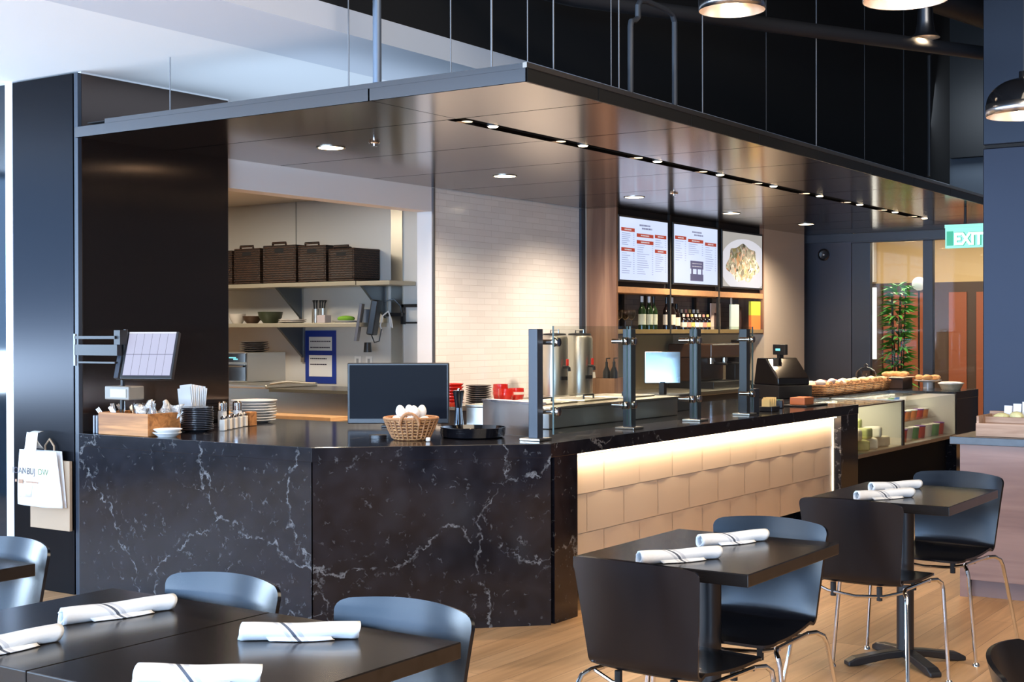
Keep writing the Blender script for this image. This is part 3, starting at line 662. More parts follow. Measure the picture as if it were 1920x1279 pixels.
o = tag(B().box(-.06, .06, -.045, .045, 0.001, .17).obj('card_box', BLUEBLK, None, (-4.02, 8.86, H), smooth=False, bevel=.003), 'tall dark blue box at the far end of the glass guard', 'box')
t = thing('sweetener_holder', 'black holder packed with pale yellow sweetener sachets beside the register', 'holder', (-3.98, 9.12, H))
B().box(-.05, .05, -.07, .07, 0.001, .035).obj('tray', BLACKPLAS, t, smooth=False, bevel=.003)
bb = B()
for i in range(9): bb.box(-.03, .03, -.062+i*.0138, -.058+i*.0138, .030, .085+.008*(i % 3), Matrix.Rotation(random.uniform(-.06, .06), 4, 'X'))
bb.obj('sachets', mat('pale_yellow_sachet', (.80, .60, .26), .6), t, smooth=False)
t = thing('card_reader', 'black card reader with green keys on the counter before the register', 'card reader', (-4.12, 9.55, H), rad(20))
B().box(-.06, .06, -.09, .09, 0.001, .06).obj('body', BLACKPLAS, t, smooth=False, bevel=.006)
bb = B()
for i in range(3): bb.box(-.04+i*.03, -.02+i*.03, -.07, -.03, .06, .064)
bb.obj('keys', mat('green_key', (.02, .20, .12), .4), t, smooth=False)
t = thing('tip_tray', 'shallow tray with an orange box and blue packets on the counter by the register', 'tray', (-4.05, 9.95, H))
B().box(-.10, .10, -.22, .22, 0.001, .012).obj('tray', BLACKPLAS, t, smooth=False, bevel=.003)
tag(B().box(-.06, .06, -.10, .08, 0, .055).obj('orange_box', mat('orange_carton', (.70, .20, .07), .5), None, (-4.05, 9.90, H+.0125), smooth=False, bevel=.004), 'orange carton lying in the shallow tray by the register', 'box')
for i in range(3): tag(B().box(-.035, .035, -.02, .02, 0, .03).obj('blue_packet', mat('blue_grey_packet', (.20, .25, .36), .5), None, (-4.09+i*.035*0, 10.02+i*.05, H+.0125), (0, 0, .0), smooth=False, bevel=.006), ('blue grey packet next to the orange carton in the tray', 'middle blue grey packet in the tray by the register', 'farthest blue grey packet in the tray by the register')[i], 'packet', 'packets in the tray')

# ------------------------------------------------------------------ bread and snack baskets on the far counter
def snack_basket(loc, label, i):
    d = thing('snack_basket', label, 'basket', loc, 0, 'honey wicker snack baskets on the far counter')
    B().prism([(-.10, -.095), (.10, -.095), (.10, .095), (-.10, .095)], 0.001, .01).obj('bottom', HONEYBASKET, d, smooth=False)
    bb = B()
    def side(p0, p1):
        (x0, y0), (x1, y1) = p0, p1
        bb.grid(lambda u, v: ((x0+(x1-x0)*u)*(1+.14*v), (y0+(y1-y0)*u)*(1+.14*v), .005+.085*v), 6, 4)
    c = [(-.10, -.095), (.10, -.095), (.10, .095), (-.10, .095)]
    for a in range(4): side(c[a], c[(a+1) % 4])
    bb.obj('wall', HONEYBASKET, d, solid=.008)
    q = [(x*1.14, y*1.14, .091) for x, y in c]
    B().tube(q+[q[0]], .008, 8).obj('rim', BASKETRIM, d)
    B().tube([(.116, -.035, .085), (.120, -.03, .112), (.121, 0, .124), (.120, .03, .112), (.116, .035, .085)], .006, 8).obj('handle', BASKETRIM, d)
    return d
for i in range(7):
    y = 11.50+.245*i
    x = -4.56
    snack_basket((x, y, H), '%s honey wicker snack basket from the register along the counter ledge' % ordn[i], i)
    for q in range(4):
        kk = (0, 1, 2, 3)[q] if i < 3 else (0, 3, 0, 3)[q]
        o = B().ell((0, 0, 0), .052, .042, .028, 12, 8).obj('wrapped_snack', WRAPS[kk], None, (x-.045+.09*(q % 2), y-.045+.09*(q//2), H+.098+(.02 if q == 1 and i < 2 else 0)), (random.uniform(-.4, .4), random.uniform(-.5, .5), random.uniform(0, 3)))
        tag(o, 'wrapped snack at the %s of the %s snack basket from the register' % (('back near corner', 'front near corner', 'back far corner', 'front far corner')[q], ordn[i]), 'snack', 'wrapped snacks in the wicker baskets')
# second row behind: white parcels piled beside the register
for i, (dx, dy, dz) in enumerate(((-.05, 0, 0), (.02, .10, .0), (-.03, .22, 0), (-.01, .06, .055), (.0, .17, .055))):
    o = B().box(-.06, .06, -.045, .045, 0, .05).obj('white_parcel', WRAPS[1 if i != 3 else 2], None, (-4.80+dx, 11.45+dy*1.3, H+.002+dz*.92), (0, 0, .25*i*0), smooth=False, bevel=.012, seg=3)
    tag(o, ('white wrapped parcel at the register end of the pile behind the baskets', 'middle white wrapped parcel in the pile behind the baskets', 'far white wrapped parcel in the pile behind the baskets', 'pink wrapped parcel on top of the pile behind the baskets', 'white wrapped parcel on top of the pile behind the baskets')[i], 'parcel', 'wrapped parcels behind the baskets')
t = thing('cookie_jar', 'clear glass jar with a round knob behind the snack baskets', 'jar', (-4.72, 13.16, H))
B().lathe([(0, .001), (.085, .001), (.10, .03), (.10, .15), (.085, .18), (.080, .18), (.094, .15), (.094, .03), (.08, .008), (0, .008)], n=24).obj('bowl', CLEARGLASS, t)
B().lathe([(0, .18), (.088, .181), (.05, .205), (.014, .215), (.022, .235), (0, .25)], n=20).obj('lid', CLEARGLASS, t)
for i in range(4): tag(B().lathe([(0, 0), (.045, 0), (.05, .012), (.03, .022), (0, .024)], n=16).obj('cookie', PASTRY, None, (-4.72+.03*math.cos(i*1.9), 13.16+.03*math.sin(i*1.9), H+.010+.026*i)), ('cookie at the bottom of the glass jar', 'second cookie from the bottom in the glass jar', 'third cookie from the bottom in the glass jar', 'topmost cookie in the glass jar')[i], 'cookie', 'cookies in the glass jar')
t = thing('pastry_riser', 'dark wooden riser box holding a tray of pastries at the far counter end', 'riser', (-4.52, 13.42, H))
B().box(-.13, .13, -.15, .15, 0.001, .105).obj('box', mat('dark_walnut_box', (.040, .018, .010), .5), t, smooth=False, bevel=.004)
B().box(-.15, .15, -.17, .17, .105, .116).obj('tray', mat('clear_tray_rim', (.6, .5, .4), .3), t, smooth=False, bevel=.004)
def pastry(loc, rz, label, grp):
    d = B(); n = 7
    d.tube([(.055*math.cos(a), .055*math.sin(a)*.7, .0) for a in [PI*.12+PI*.76*i/n for i in range(n+1)]], [.010, .018, .024, .027, .027, .024, .018, .010], 10)
    o = d.obj('croissant', PASTRY, None, loc, (0, 0, rz)); tag(o, label, 'pastry', grp)
pl = ['front near', 'front far', 'middle near', 'middle far', 'back near', 'back far']
for i in range(6): pastry((-4.42-.09*(i//2), 13.33+.15*(i % 2), H+.142), i*1.1, 'golden croissant on the wooden riser, %s spot' % pl[i], 'croissants on the wooden riser')
t = thing('pastry_plate', 'pale plate of pastries on a low stand right of the wooden riser', 'plate', (-4.22, 13.52, H))
B().lathe([(0, .001), (.05, .001), (.05, .06), (.13, .078), (.13, .086), (0, .080)], n=24).obj('dish', CREAMCER, t)
for i in range(4): pastry((-4.22+.06*math.cos(i*PI/2), 13.52+.06*math.sin(i*PI/2), H+.110), i*1.3, ('golden croissant at the right of the pale plate', 'golden croissant at the back of the pale plate', 'golden croissant at the left of the pale plate', 'golden croissant at the front of the pale plate')[i], 'croissants on the pale plate')
t = thing('salad_tub', 'white lidded deli tub at the far right end of the stone counter', 'tub', (-3.93, 13.30, H))
B().lathe([(0, .001), (.085, .001), (.115, .06), (0, .06)], n=24).obj('tub', mat('clear_salad_tub', (.55, .45, .30), .3, noise=.4, nscale=30), t)
B().lathe([(0, .06), (.122, .06), (.122, .068), (.09, .080), (0, .082)], n=24).obj('lid', WHITECER, t)

# ------------------------------------------------------------------ back counter and what stands on it
BZ = .935
t = thing('back_counter', 'long stainless back counter under the white tile wall and shelves', 'counter', (-6.43, 8.47, 0))
B().box(0.005, .70, 0, 5.40, .895, BZ).obj('top', STEELWARM, t, smooth=False, bevel=.003)
B().box(0.01, .66, .01, 5.39, 0, .895).obj('cabinet', mat('dark_cabinet_front', (.03, .028, .03), .5), t, smooth=False)
def plate_prof(r, h=.018): return [(0, 0), (r*.62, 0), (r*.66, .003), (r, h-.004), (r, h), (r*.97, h), (r*.63, .006), (0, .005)]
def plate_stack(x, y, z, n, r, m, pitch, label, cat, grp, name='plate', h=.018, jitter=.002, n0=24):
    base = None
    for i in range(n):
        if base is None:
            base = B().lathe(plate_prof(r, h), n=n0).obj(name, m); o = base
        else:
            o = base.copy(); COL.objects.link(o)
        o.location = (x+random.uniform(-jitter, jitter), y+random.uniform(-jitter, jitter), z+.0005+i*pitch)
        nth = 'lowest' if i == 0 else ('topmost' if i == n-1 else '%s from the bottom' % (ordn+['tenth', 'eleventh', 'twelfth', 'thirteenth', 'fourteenth', 'fifteenth', 'sixteenth'])[i])
        tag(o, label % nth, cat, grp)
plate_stack(-6.17, 8.63, BZ, 9, .10, GREYPLATE, .0165, 'dark grey plate in the stack under the tile wall, %s', 'plate', 'dark grey plates on the back counter')
plate_stack(-6.17, 8.29, BZ-.0, 7, .085, REDCER, .023, 'red bowl in the stack behind the black monitor, %s', 'bowl', 'red bowls on the back counter', 'bowl', h=.035)
def cupm(loc, label):
    d = thing('red_cup', label, 'cup', loc, 0, 'round red cups on the back counter')
    B().lathe([(0, .0), (.032, .0), (.054, .022), (.063, .060), (.060, .108), (.056, .108), (.058, .060), (.050, .026), (0, .012)], n=22).obj('bowl', REDCER, d)
    B().lathe([(.0625, .078), (.0632, .058), (.0640, .058), (.0635, .078)], n=22, closed=False).obj('band', CREAMCER if 'pale band' in label else REDCER, d)
cupm((-6.17, 9.00, BZ+.0005), 'left red cup of the three under the tile wall')
cupm((-6.17, 9.15, BZ+.0005), 'right red cup of the three, with a pale band')
cupm((-6.29, 9.10, BZ+.0005), 'red cup standing behind the front two, mostly hidden')
cupm((-6.29, 9.10, BZ+.032), 'topmost red cup, nested in the one behind the front two')
def urn(loc, label):
    d = thing('coffee_urn', label, 'coffee urn', loc, rad(-15), 'tall steel coffee urns')
    B().lathe([(0, .001), (.125, .001), (.125, .03), (.112, .035), (.112, .50), (.10, .525), (0, .53)], n=32).obj('tank', STEEL, d)
    B().lathe([(0, .53), (.10, .53), (.095, .545), (.03, .55), (0, .55)], n=24).obj('lid', BLACKPLAS, d)
    B().tube([(-.05, 0, .548), (-.05, 0, .575), (.05, 0, .575), (.05, 0, .548)], .006, 8).obj('lid_handle', CHROME, d)
    p = B().tube([(.11, 0, .27), (.16, 0, .27), (.175, 0, .262), (.178, 0, .235)], .013, 10).obj('tap', BLACKPLAS, d)
    B().box(.145, .165, -.008, .008, .28, .335).obj('tap_lever', REDCER, p, smooth=False, bevel=.003)
    B().box(.108, .120, -.035, .035, .16, .19).obj('gauge', BLACKPLAS, d, smooth=False)
urn((-6.13, 9.66, BZ), 'tall steel coffee urn just behind the first dark guard post')
urn((-6.13, 10.06, BZ), 'tall steel coffee urn farther along, in front of the walnut panel')
t = thing('cutlery_box', 'small brown wooden box on the back counter right of the coffee urns', 'box', (-6.12, 10.56, BZ))
B().box(-.12, .12, -.13, .13, .001, .012).box(-.12, -.108, -.13, .13, .012, .15).box(.108, .12, -.13, .13, .012, .15).box(-.108, .108, -.13, -.118, .012, .15).box(-.108, .108, .118, .13, .012, .15).obj('box', WALNUT, t, smooth=False)
for i in range(2):
    d = thing('syrup_bottle', ('left black pump bottle in the wooden box on the back counter', 'right black pump bottle in the wooden box on the back counter')[i], 'bottle', (-6.12, 10.50+.13*i, BZ+.013), 0, 'black pump bottles')
    B().lathe([(0, .0), (.034, .0), (.034, .19), (.012, .24), (.012, .28), (0, .28)], n=18).obj('body', BLACKPLAS, d)
    B().tube([(0, 0, .28), (0, 0, .31), (.035, 0, .312)], .006, 8).obj('pump', BLACKPLAS, d)
tag(B().box(-.003, .003, -.05, .05, 0, .20).obj('recipe_card', PAPER, None, (-6.28, 10.56, BZ+.001), (0, rad(-8), 0), smooth=False), 'white card leaning behind the wooden box on the back counter', 'card')
t = thing('espresso_machine', 'dark brown espresso machine on the back counter behind the last glass pane', 'coffee machine', (-6.08, 12.45, BZ))
B().box(-.28, .22, -.34, .34, .001, .07).obj('base', BLACKPLAS, t, smooth=False, bevel=.006)
B().box(-.28, .0, -.34, .34, .07, .30).obj('body', mat('brown_enamel', (.045, .022, .014), .25), t, smooth=False, bevel=.01)
B().box(-.28, .20, -.34, .34, .30, .44).obj('head', mat('brown_enamel_head', (.060, .030, .019), .25), t, smooth=False, bevel=.015)
for i in range(2): 
    p = B().lathe([(0, .24), (.035, .24), (.035, .30), (0, .30)], c=(.10, -.15+.30*i, 0), n=16).obj('group_head', CHROME, t)
    B().tube([(.10, -.15+.30*i, .25), (.27, -.15+.30*i, .24)], .012, 8).obj('handle', BLACKPLAS, p)
B().box(-.25, .15, -.3, .3, .44, .446).obj('cup_rack', CHROME, t, smooth=False)
t = thing('coffee_grinder', 'black coffee grinder on the back counter near the tan wall', 'grinder', (-6.08, 13.15, BZ))
B().box(-.11, .11, -.09, .09, .001, .05).box(-.11, .0, -.08, .08, .05, .32).box(-.11, .10, -.08, .08, .22, .34).obj('body', BLACKPLAS, t, smooth=False, bevel=.006)
B().lathe([(.045, .34), (.08, .45), (.08, .47), (0, .47)], n=18).obj('hopper', mat('smoky_hopper', (.02, .015, .012), .1), t)

# ------------------------------------------------------------------ walnut shelf unit with menu screens
t = thing('shelf_unit', 'walnut framed wall unit with screens above and a bottle shelf below', 'shelf unit', (-6.43, 10.675, 0))
B().box(0, .31, 0, .03, BZ+.001, CZ-.001).obj('side_panel', WALNUT, t, smooth=False)
B().box(0, .31, 3.185, 3.21, 1.46, CZ-.001).obj('side_panel', WALNUT, t, smooth=False)
B().box(0.001, .02, .03, 3.185, 1.46, CZ-.001).obj('back_panel', GREYTILE, t, smooth=False)
B().box(.19, .27, .03, 3.185, 1.90, CZ-.001).obj('screen_wall', BLACKPAINT, t, smooth=False)
B().box(.02, .31, .03, 3.185, 1.845, 1.90).obj('shelf', OAKSHELF, t, smooth=False, bevel=.002)
B().box(.02, .31, .03, 3.185, 1.475, 1.515).obj('shelf', mat('dark_olive_shelf', (.26, .18, .08), .35), t, smooth=False, bevel=.002)
bb = B()
for y in (.56, .98, 1.56, 2.06, 2.42): bb.box(.02, .05, y, y+.045, 1.515, 1.845)
for y in (1.02, 2.08): bb.box(.285, .312, y, y+.03, 1.475, CZ-.002)
bb.obj('upright', BLACKPAINT, t, smooth=False)
struct(B().box(-6.43, -6.40, 10.71, 12.3, BZ+.001, 1.46).obj('wall_back_lower', mat('olive_painted_panel', (.22, .19, .13), .6), smooth=False))

def menu_screen(y0, w, z0, h, label, kind):
    d = thing('menu_screen', label, 'screen', (-6.155, y0, z0), 0, 'menu screens above the bottle shelf')
    B().box(0, .035, 0, w, 0, h).obj('bezel', BLACKPLAS, d, smooth=False, bevel=.003)
    x = .0365
    bb = B()
    e = .018
    def R(u0, u1, v0, v1, i, dx=0.0):   # u from left, v from top, fractions of the lit area
        ya, yb = e+u0*(w-2*e), e+u1*(w-2*e); za, zb = h-e-v1*(h-2*e), h-e-v0*(h-2*e)
        bb.m(i).quad([(x+dx, ya, za), (x+dx, yb, za), (x+dx, yb, zb), (x+dx, ya, zb)])
    rr = random.Random(len(label))
    def lines(u0, u1, v0, v1, n, price=True):
        for k in range(n):
            v = v0+(v1-v0)*k/n
            R(u0, u0+(u1-u0)*rr.uniform(.35, .75), v, v+.010, 2, .0006)
            if price: R(u1-.035, u1-.005, v, v+.010, 2, .0006)
    def marks(u0, u1, v, hh, i):
        u = u0
        while u < u1:
            du = rr.uniform(.008, .018); R(u, min(u1, u+du), v, v+hh, i, .0010); u += du+.006
    if kind == 'photo':
        R(0, 1, 0, 1, 4)
        # plate rim and food heap
        cy, cv = .55, .60
        pts = [(cy+.62*math.cos(a), cv+.50*math.sin(a)) for a in [2*PI*k/40 for k in range(40)]]
        def clip(p): return (min(1, max(0, p[0])), min(1, max(0, p[1])))
        def P3(p, dx): p = clip(p); return (x+dx, e+p[0]*(w-2*e), h-e-p[1]*(h-2*e))
        for k in range(40):
            bb.m(5).quad([P3((cy, cv), .0005), P3(pts[k], .0005), P3(pts[(k+1) % 40], .0005), P3((cy, cv-.001), .0005)])
        rim = [(.50+.40*math.cos(a)*(1+.12*math.sin(5*a)), .56+.34*math.sin(a)*(1+.10*math.sin(7*a))) for a in [2*PI*k/48 for k in range(48)]]
        for k in range(48):
            bb.m(6).quad([P3((.5, .56), .001), P3(rim[k], .001), P3(rim[(k+1) % 48], .001), P3((.5, .559), .001)])
    else:
        R(0, 1, 0, 1, 0)
        marks(.40, .62, .085, .028, 3); marks(.45, .66, .135, .028, 3)
        if kind == 'left':
            heads = [(.03, .30, .165), (.34, .69, .235), (.72, .97, .225), (.34, .69, .345), (.03, .30, .485), (.72, .97, .47)]
        else:
            heads = [(.02, .27, .195), (.31, .66, .225), (.70, .97, .255)]
        for u0, u1, v in heads:
            R(u0, u1, v, v+.058, 1, .0006); marks(u0+(u1-u0)*.25, u1-(u1-u0)*.25, v+.018, .022, 7)
        if kind == 'left':
            lines(.04, .30, .25, .46, 7); lines(.35, .69, .42, .92, 14); lines(.73, .97, .31, .45, 4); lines(.73, .97, .55, .86, 9); lines(.04, .30, .57, .92, 10)
        else:
            lines(.03, .27, .28, .64, 9); lines(.32, .66, .31, .52, 6); lines(.71, .97, .34, .78, 11)
            R(.36, .66, .60, .74, 3, .0006); R(.36, .66, .83, .95, 3, .0006); R(.38, .42, .74, .83, 3, .0006); R(.50, .53, .74, .83, 3, .0006); R(.61, .64, .74, .83, 3, .0006)
            marks(.40, .62, .64, .012, 7); marks(.40, .62, .69, .012, 7)
    bb.obj('display', [SCREENWHITE, SCREENRED, SCREENINK, SCREENDARK, SCREENGREY, SCREENPALE, FOODPIC, SCREENPALE], d, smooth=False)
menu_screen(10.715, .955, 1.945, .60, 'left lit menu screen, next to the walnut panel', 'left')
menu_screen(11.765, .985, 1.945, .60, 'middle lit menu screen with three red headings and a dark picture', 'middle')
menu_screen(12.84, 1.01, 1.94, .60, 'right screen showing a plated salad photograph', 'photo')

# on the bottle shelf
SZ = 1.5155
def bottle(loc, label, m, cap, lab, h=.30, r=.036, grp='wine bottles on the shelf', name='wine_bottle'):
    d = thing(name, label, 'bottle', loc, 0, grp)
    B().lathe([(0, 0), (r, 0), (r, h*.58), (r*.45, h*.72), (r*.36, h*.80), (r*.36, h*.97), (0, h*.97)], n=16).obj('body', m, d)
    B().lathe([(0, h*.82), (r*.42, h*.82), (r*.42, h), (0, h)], n=12).obj('capsule', cap, d)
    B().lathe([(r*1.02, h*.14), (r*1.02, h*.46)], n=16, closed=False).obj('bottle_label', lab, d)
wl = ['green wine bottle with white cap, leftmost on the shelf', 'second green wine bottle with white cap on the shelf', 'green wine bottle with black cap beside the shelf upright', 'dark wine bottle with black cap and cream label', 'dark wine bottle with white cap and cream label', 'shorter dark bottle right of the white capped one']
for i, y in enumerate((11.33, 11.47, 11.56, 11.82, 11.93, 12.03)):
    bottle((-6.22, y, SZ), wl[i], GREENBOTTLE if i < 3 else DARKBOTTLE, FOILWHITE if i in (0, 1, 4) else BLACKPLAS, mat('grey_green_label', (.42, .46, .36), .6) if i < 3 else LABELCREAM, .31 if i < 5 else .25)
tip = ['cream label', 'pink label', 'yellow label', 'white label']
LBL = [LABELCREAM, mat('pink_label', (.66, .30, .24), .6), mat('yellow_label', (.70, .52, .16), .6), PAPER]
for r in range(2):
    for c in range(7):
        bottle((-6.19-.11*r, 12.12+.088*c, SZ+.0+r*.0), 'small dark bottle, %s, %s row on the shelf, %s from left' % (tip[(c+r) % 4], ('front', 'back')[r], ordn[c]), DARKBOTTLE, LBL[(c+2*r) % 4], LBL[(c+r) % 4], .15+.05*r, .032, 'small dark bottles on the shelf', 'small_bottle')
def wineglass(loc, label):
    d = thing('wine_glass', label, 'wine glass', loc, 0, 'stemmed wine glasses on the shelf')
    B().lathe([(0, 0), (.032, 0), (.032, .003), (.004, .008), (.004, .085), (0, .085)], n=16).obj('stem', CLEARGLASS, d)
    B().lathe([(.004, .085), (.026, .105), (.036, .135), (.033, .175)], n=18, closed=False).obj('bowl', CLEARGLASS, d, solid=.0015)
for i in range(6): wineglass((-6.17-.10*(i % 2), 10.80+.06*i, SZ), '%s stemmed wine glass from the walnut panel on the shelf' % ordn[i])
t = thing('framed_portrait', 'small picture of a dark haired person in red, leaning on the shelf', 'picture', (-6.30, 12.93, SZ))
B().box(0, .015, 0, .22, 0, .27).obj('frame', mat('pale_pink_print', (.66, .56, .50), .6), t, smooth=False)
bb = B(); bb.m(0).box(.015, .0165, .07, .20, .0, .17); bb.m(1).ell((.0155, .13, .20), .004, .035, .045); bb.m(2).ell((.0155, .155, .225), .003, .04, .04)
bb.obj('print', [mat('dark_jacket_print', (.05, .03, .03), .6), mat('skin_tone_print', (.55, .33, .22), .6), mat('red_hair_print', (.30, .10, .05), .6)], t)
tag(B().box(0, .02, 0, .20, 0, .26).obj('menu_sign', mat('pale_green_card', (.52, .66, .60), .5), None, (-6.18, 13.14, SZ), smooth=False, bevel=.002), 'pale green menu card standing on the shelf below the food picture', 'sign')
tag(B().box(0, .012, 0, .02, 0, .42).obj('white_stick', PAPER, None, (-6.205, 13.22, SZ), smooth=False), 'thin white upright stick behind the pale green card', 'stick')
t = thing('dark_book', 'dark book with an orange mark on the shelf, right of the pale green card', 'book', (-6.26, 13.40, SZ))
B().box(0, .03, 0, .15, 0, .24).obj('cover', mat('dark_book_cover', (.035, .02, .02), .5), t, smooth=False, bevel=.002)
B().box(.0302, .032, .05, .08, .13, .20).obj('mark', mat('orange_mark', (.75, .25, .08), .5), t, smooth=False)
t = thing('colour_block_board', 'bright yellow and orange board at the right end of the bottle shelf', 'board', (-6.17, 13.60, SZ))
B().box(0, .03, 0, .24, .15, .30).obj('upper_half', mat('lime_yellow_card', (.62, .62, .06), .5), t, smooth=False)
B().box(0, .03, 0, .24, 0, .15).obj('lower_half', mat('orange_card', (.82, .22, .05), .5), t, smooth=False)

# ------------------------------------------------------------------ kitchen seen through the pass
t = thing('prep_table', 'stainless prep table with a wooden board along its front, in the kitchen', 'prep table', (-8.6, 7.60, 0))
B().box(0, 1.85, .24, .86, .0, 1.055).obj('cabinet', STEELWARM, t, smooth=False, bevel=.004)
B().box(.0, 1.85, 0, .24, .74, .835).obj('front_ledge', STEELWARM, t, smooth=False, bevel=.003)
B().box(.0, 1.82, .01, .235, .836, .868).obj('cutting_board', CUTBOARD, t, smooth=False, bevel=.003)
B().box(.28, .98, .20, .80, 1.056, 1.085).obj('lid', STEEL, t, smooth=False, bevel=.008)
B().box(1.0, 1.85, .215, .24, 1.03, 1.055).obj('rail', mat('dark_rail', (.10, .09, .06), .4), t, smooth=False)
B().tube([(.98, .25, 1.09), (1.12, .30, 1.11), (1.30, .34, 1.10), (1.36, .36, 1.10)], .010, 8).obj('lid_arm', STEEL, t)
t = thing('kitchen_oven', 'small counter oven with a cyan display on the kitchen table, beside the column', 'oven', (-8.12, 8.30, 1.086))
B().box(-.35, .0, -.20, .25, 0, .245).obj('body', STEEL, t, smooth=False, bevel=.004)
B().box(-.34, -.015, -.208, -.20, .165, .235).obj('control_panel', BLACKLAC, t, smooth=False)
B().box(-.34, -.015, -.208, -.20, .01, .145).obj('door', BLACKLAC, t, smooth=False)
B().box(-.20, -.12, -.2105, -.2085, .195, .205).box(-.15, -.10, -.2105, -.2085, .183, .193).obj('digits', CYANDIG, t, smooth=False)
B().tube([(-.32, -.225, .13), (-.03, -.225, .13)], .007, 8).obj('handle', CHROME, t)
plate_stack(-8.27, 8.33, 1.086+.2455, 5, .12, GREYPLATE, .017, 'dark plate on top of the small kitchen oven, %s', 'plate', 'dark plates on the oven')
def wall_shelf(x0, x1, z, label, brx):
    d = thing('wall_shelf', label, 'shelf', (0, 0, z), 0)
    B().box(x0, x1, 8.60, 8.945, -.035, -.0).obj('board', mat('cream_steel_shelf', (.46, .41, .31), .35, .4), d, smooth=False, bevel=.004)
    for x in brx:
        B().prism([(8.62, -.036), (8.93, -.036), (8.93, -.30)], -.012, .012, Matrix(((0, 0, 1, x), (1, 0, 0, 0), (0, 1, 0, 0), (0, 0, 0, 1)))).obj('bracket', mat('dark_grey_bracket', (.10, .115, .13), .4, .5), d, smooth=False)
        B().box(x-.02, x+.02, 8.93, 8.946, -.34, .0).obj('upright', STEELWARM, d, smooth=False)
wall_shelf(-9.6, -7.39, 1.915, 'upper kitchen shelf carrying the dark wicker baskets', (-8.30,))
wall_shelf(-7.38, -7.03, 1.912, 'short empty shelf beside the steel corner strip in the kitchen', (-7.345,))
wall_shelf(-9.6, -7.34, 1.573, 'lower kitchen shelf with bowls and utensils', (-8.28,))
def big_basket(x0, x1, z, h, label):
    d = thing('storage_basket', label, 'basket', ((x0+x1)/2, 8.77, z), 0, 'dark wicker storage baskets'); w = (x1-x0)/2-.004
    B().box(-w, w, -.165, .165, .001, .02).box(-w, -w+.018, -.165, .165, .02, h).box(w-.018, w, -.165, .165, .02, h).box(-w+.018, w-.018, -.165, -.147, .02, h).box(-w+.018, w-.018, .147, .165, .02, h).obj('body', DARKBASKET, d, smooth=False, bevel=.006)
    B().tube([(-w+.006, -.158, h), (w-.006, -.158, h), (w-.006, .158, h), (-w+.006, .158, h), (-w+.006, -.158, h)], .010, 6).obj('rim', DARKBASKET, d)
    hw = min(.075, w*.6)
    B().tube([(-hw, -.16, h+.0), (-hw, -.162, h+.028), (hw, -.162, h+.028), (hw, -.16, h+.0)], .011, 6).obj('handle', DARKBASKET, d)
    B().box(-hw*.7, hw*.7, -.1665, -.1655, h-.055, h-.02).obj('handle_hole', BLACKPAINT, d, smooth=False)
big_basket(-9.12, -8.81, 1.9155, .29, 'dark wicker basket mostly hidden behind the bronze column')
big_basket(-8.79, -8.47, 1.9155, .30, 'dark wicker basket with a handle, second from the column')
big_basket(-8.44, -8.05, 1.9155, .315, 'widest dark wicker basket, in the middle of the upper shelf')
big_basket(-8.03, -7.71, 1.9155, .30, 'dark wicker basket left of the last one on the upper shelf')
big_basket(-7.69, -7.40, 1.9155, .265, 'lower dark wicker basket at the right end of the row')
def bowl(x, y, z, r, h, m, label):
    tag(B().lathe([(0, 0), (r*.55, 0), (r*.9, h*.5), (r, h), (r*.95, h), (r*.84, h*.5), (r*.45, .01), (0, .01)], n=24).obj('bowl', m, None, (x, y, z)), label, 'bowl', 'bowls on the lower kitchen shelf')
SH = 1.5735
bowl(-8.88, 8.74, SH, .075, .085, CREAMCER, 'pale bowl at the column end of the lower kitchen shelf')
bowl(-8.70, 8.74, SH, .085, .065, mat('brown_bowl', (.07, .035, .02), .4), 'brown bowl between the pale and the green bowls')
bowl(-8.48, 8.74, SH, .11, .10, mat('dark_green_bowl', (.035, .045, .022), .4), 'big dark green bowl on the lower kitchen shelf')
plate_stack(-8.22, 8.74, SH, 2, .12, CREAMCER, .014, 'cream platter beside the dark green bowl, %s', 'platter', 'cream platters on the lower kitchen shelf', 'platter')
t = thing('utensil_pot', 'steel pot of black handled utensils on the lower kitchen shelf', 'utensil pot', (-7.97, 8.76, SH))
B().lathe([(0, 0), (.032, 0), (.032, .12), (.029, .12), (.029, .005), (0, .005)], n=18).lathe([(0, 0), (.035, 0), (.035, .125), (.032, .125), (.032, .005), (0, .005)], c=(.075, .01, 0), n=18).obj('canister', STEEL, t)
for i in range(5): tag(B().tube([(0, 0, 0), (.004*(i-2), .002*i, .16), (.006*(i-2), .003*i, .185)], [.004, .006, .012], 8).obj('utensil', BLACKPLAS, None, (-7.975+.021*i if i < 2 else -7.925+.018*(i-2), 8.755+.004*i, SH+.008)), ('leftmost black utensil in the steel pot', 'second black utensil from the left in the steel pot', 'middle black utensil in the steel pot', 'fourth black utensil from the left in the steel pot', 'rightmost black utensil in the steel pot')[i], 'utensil', 'utensils in the steel pot')
tag(B().box(-.045, .045, -.04, .04, 0, .065).obj('small_carton', mat('dusty_pink_carton', (.52, .44, .44), .6), None, (-7.82, 8.70, SH), smooth=False, bevel=.003), 'small greyish carton beside the utensil pot', 'carton')
t = thing('green_cloth_tray', 'bright green cloth on a white dish on the lower kitchen shelf', 'dish', (-7.61, 8.74, SH))
B().lathe([(0, 0), (.09, 0), (.12, .018), (.115, .020), (0, .006)], n=20).obj('dish', WHITECER, t)
B().ell((0, 0, .035), .085, .06, .026).obj('cloth', mat('lime_green_cloth', (.20, .42, .03), .8), t)
tag(B().lathe([(0, 0), (.05, 0), (.05, .11), (0, .115)], n=18).obj('grey_canister', mat('grey_canister', (.16, .17, .19), .4), None, (-7.42, 8.76, SH)), 'grey canister at the end of the lower kitchen shelf', 'canister')
t = thing('notice_board', 'two printed notices framed in blue tape on the kitchen wall', 'notice', (-8.26, 8.945, 1.05))
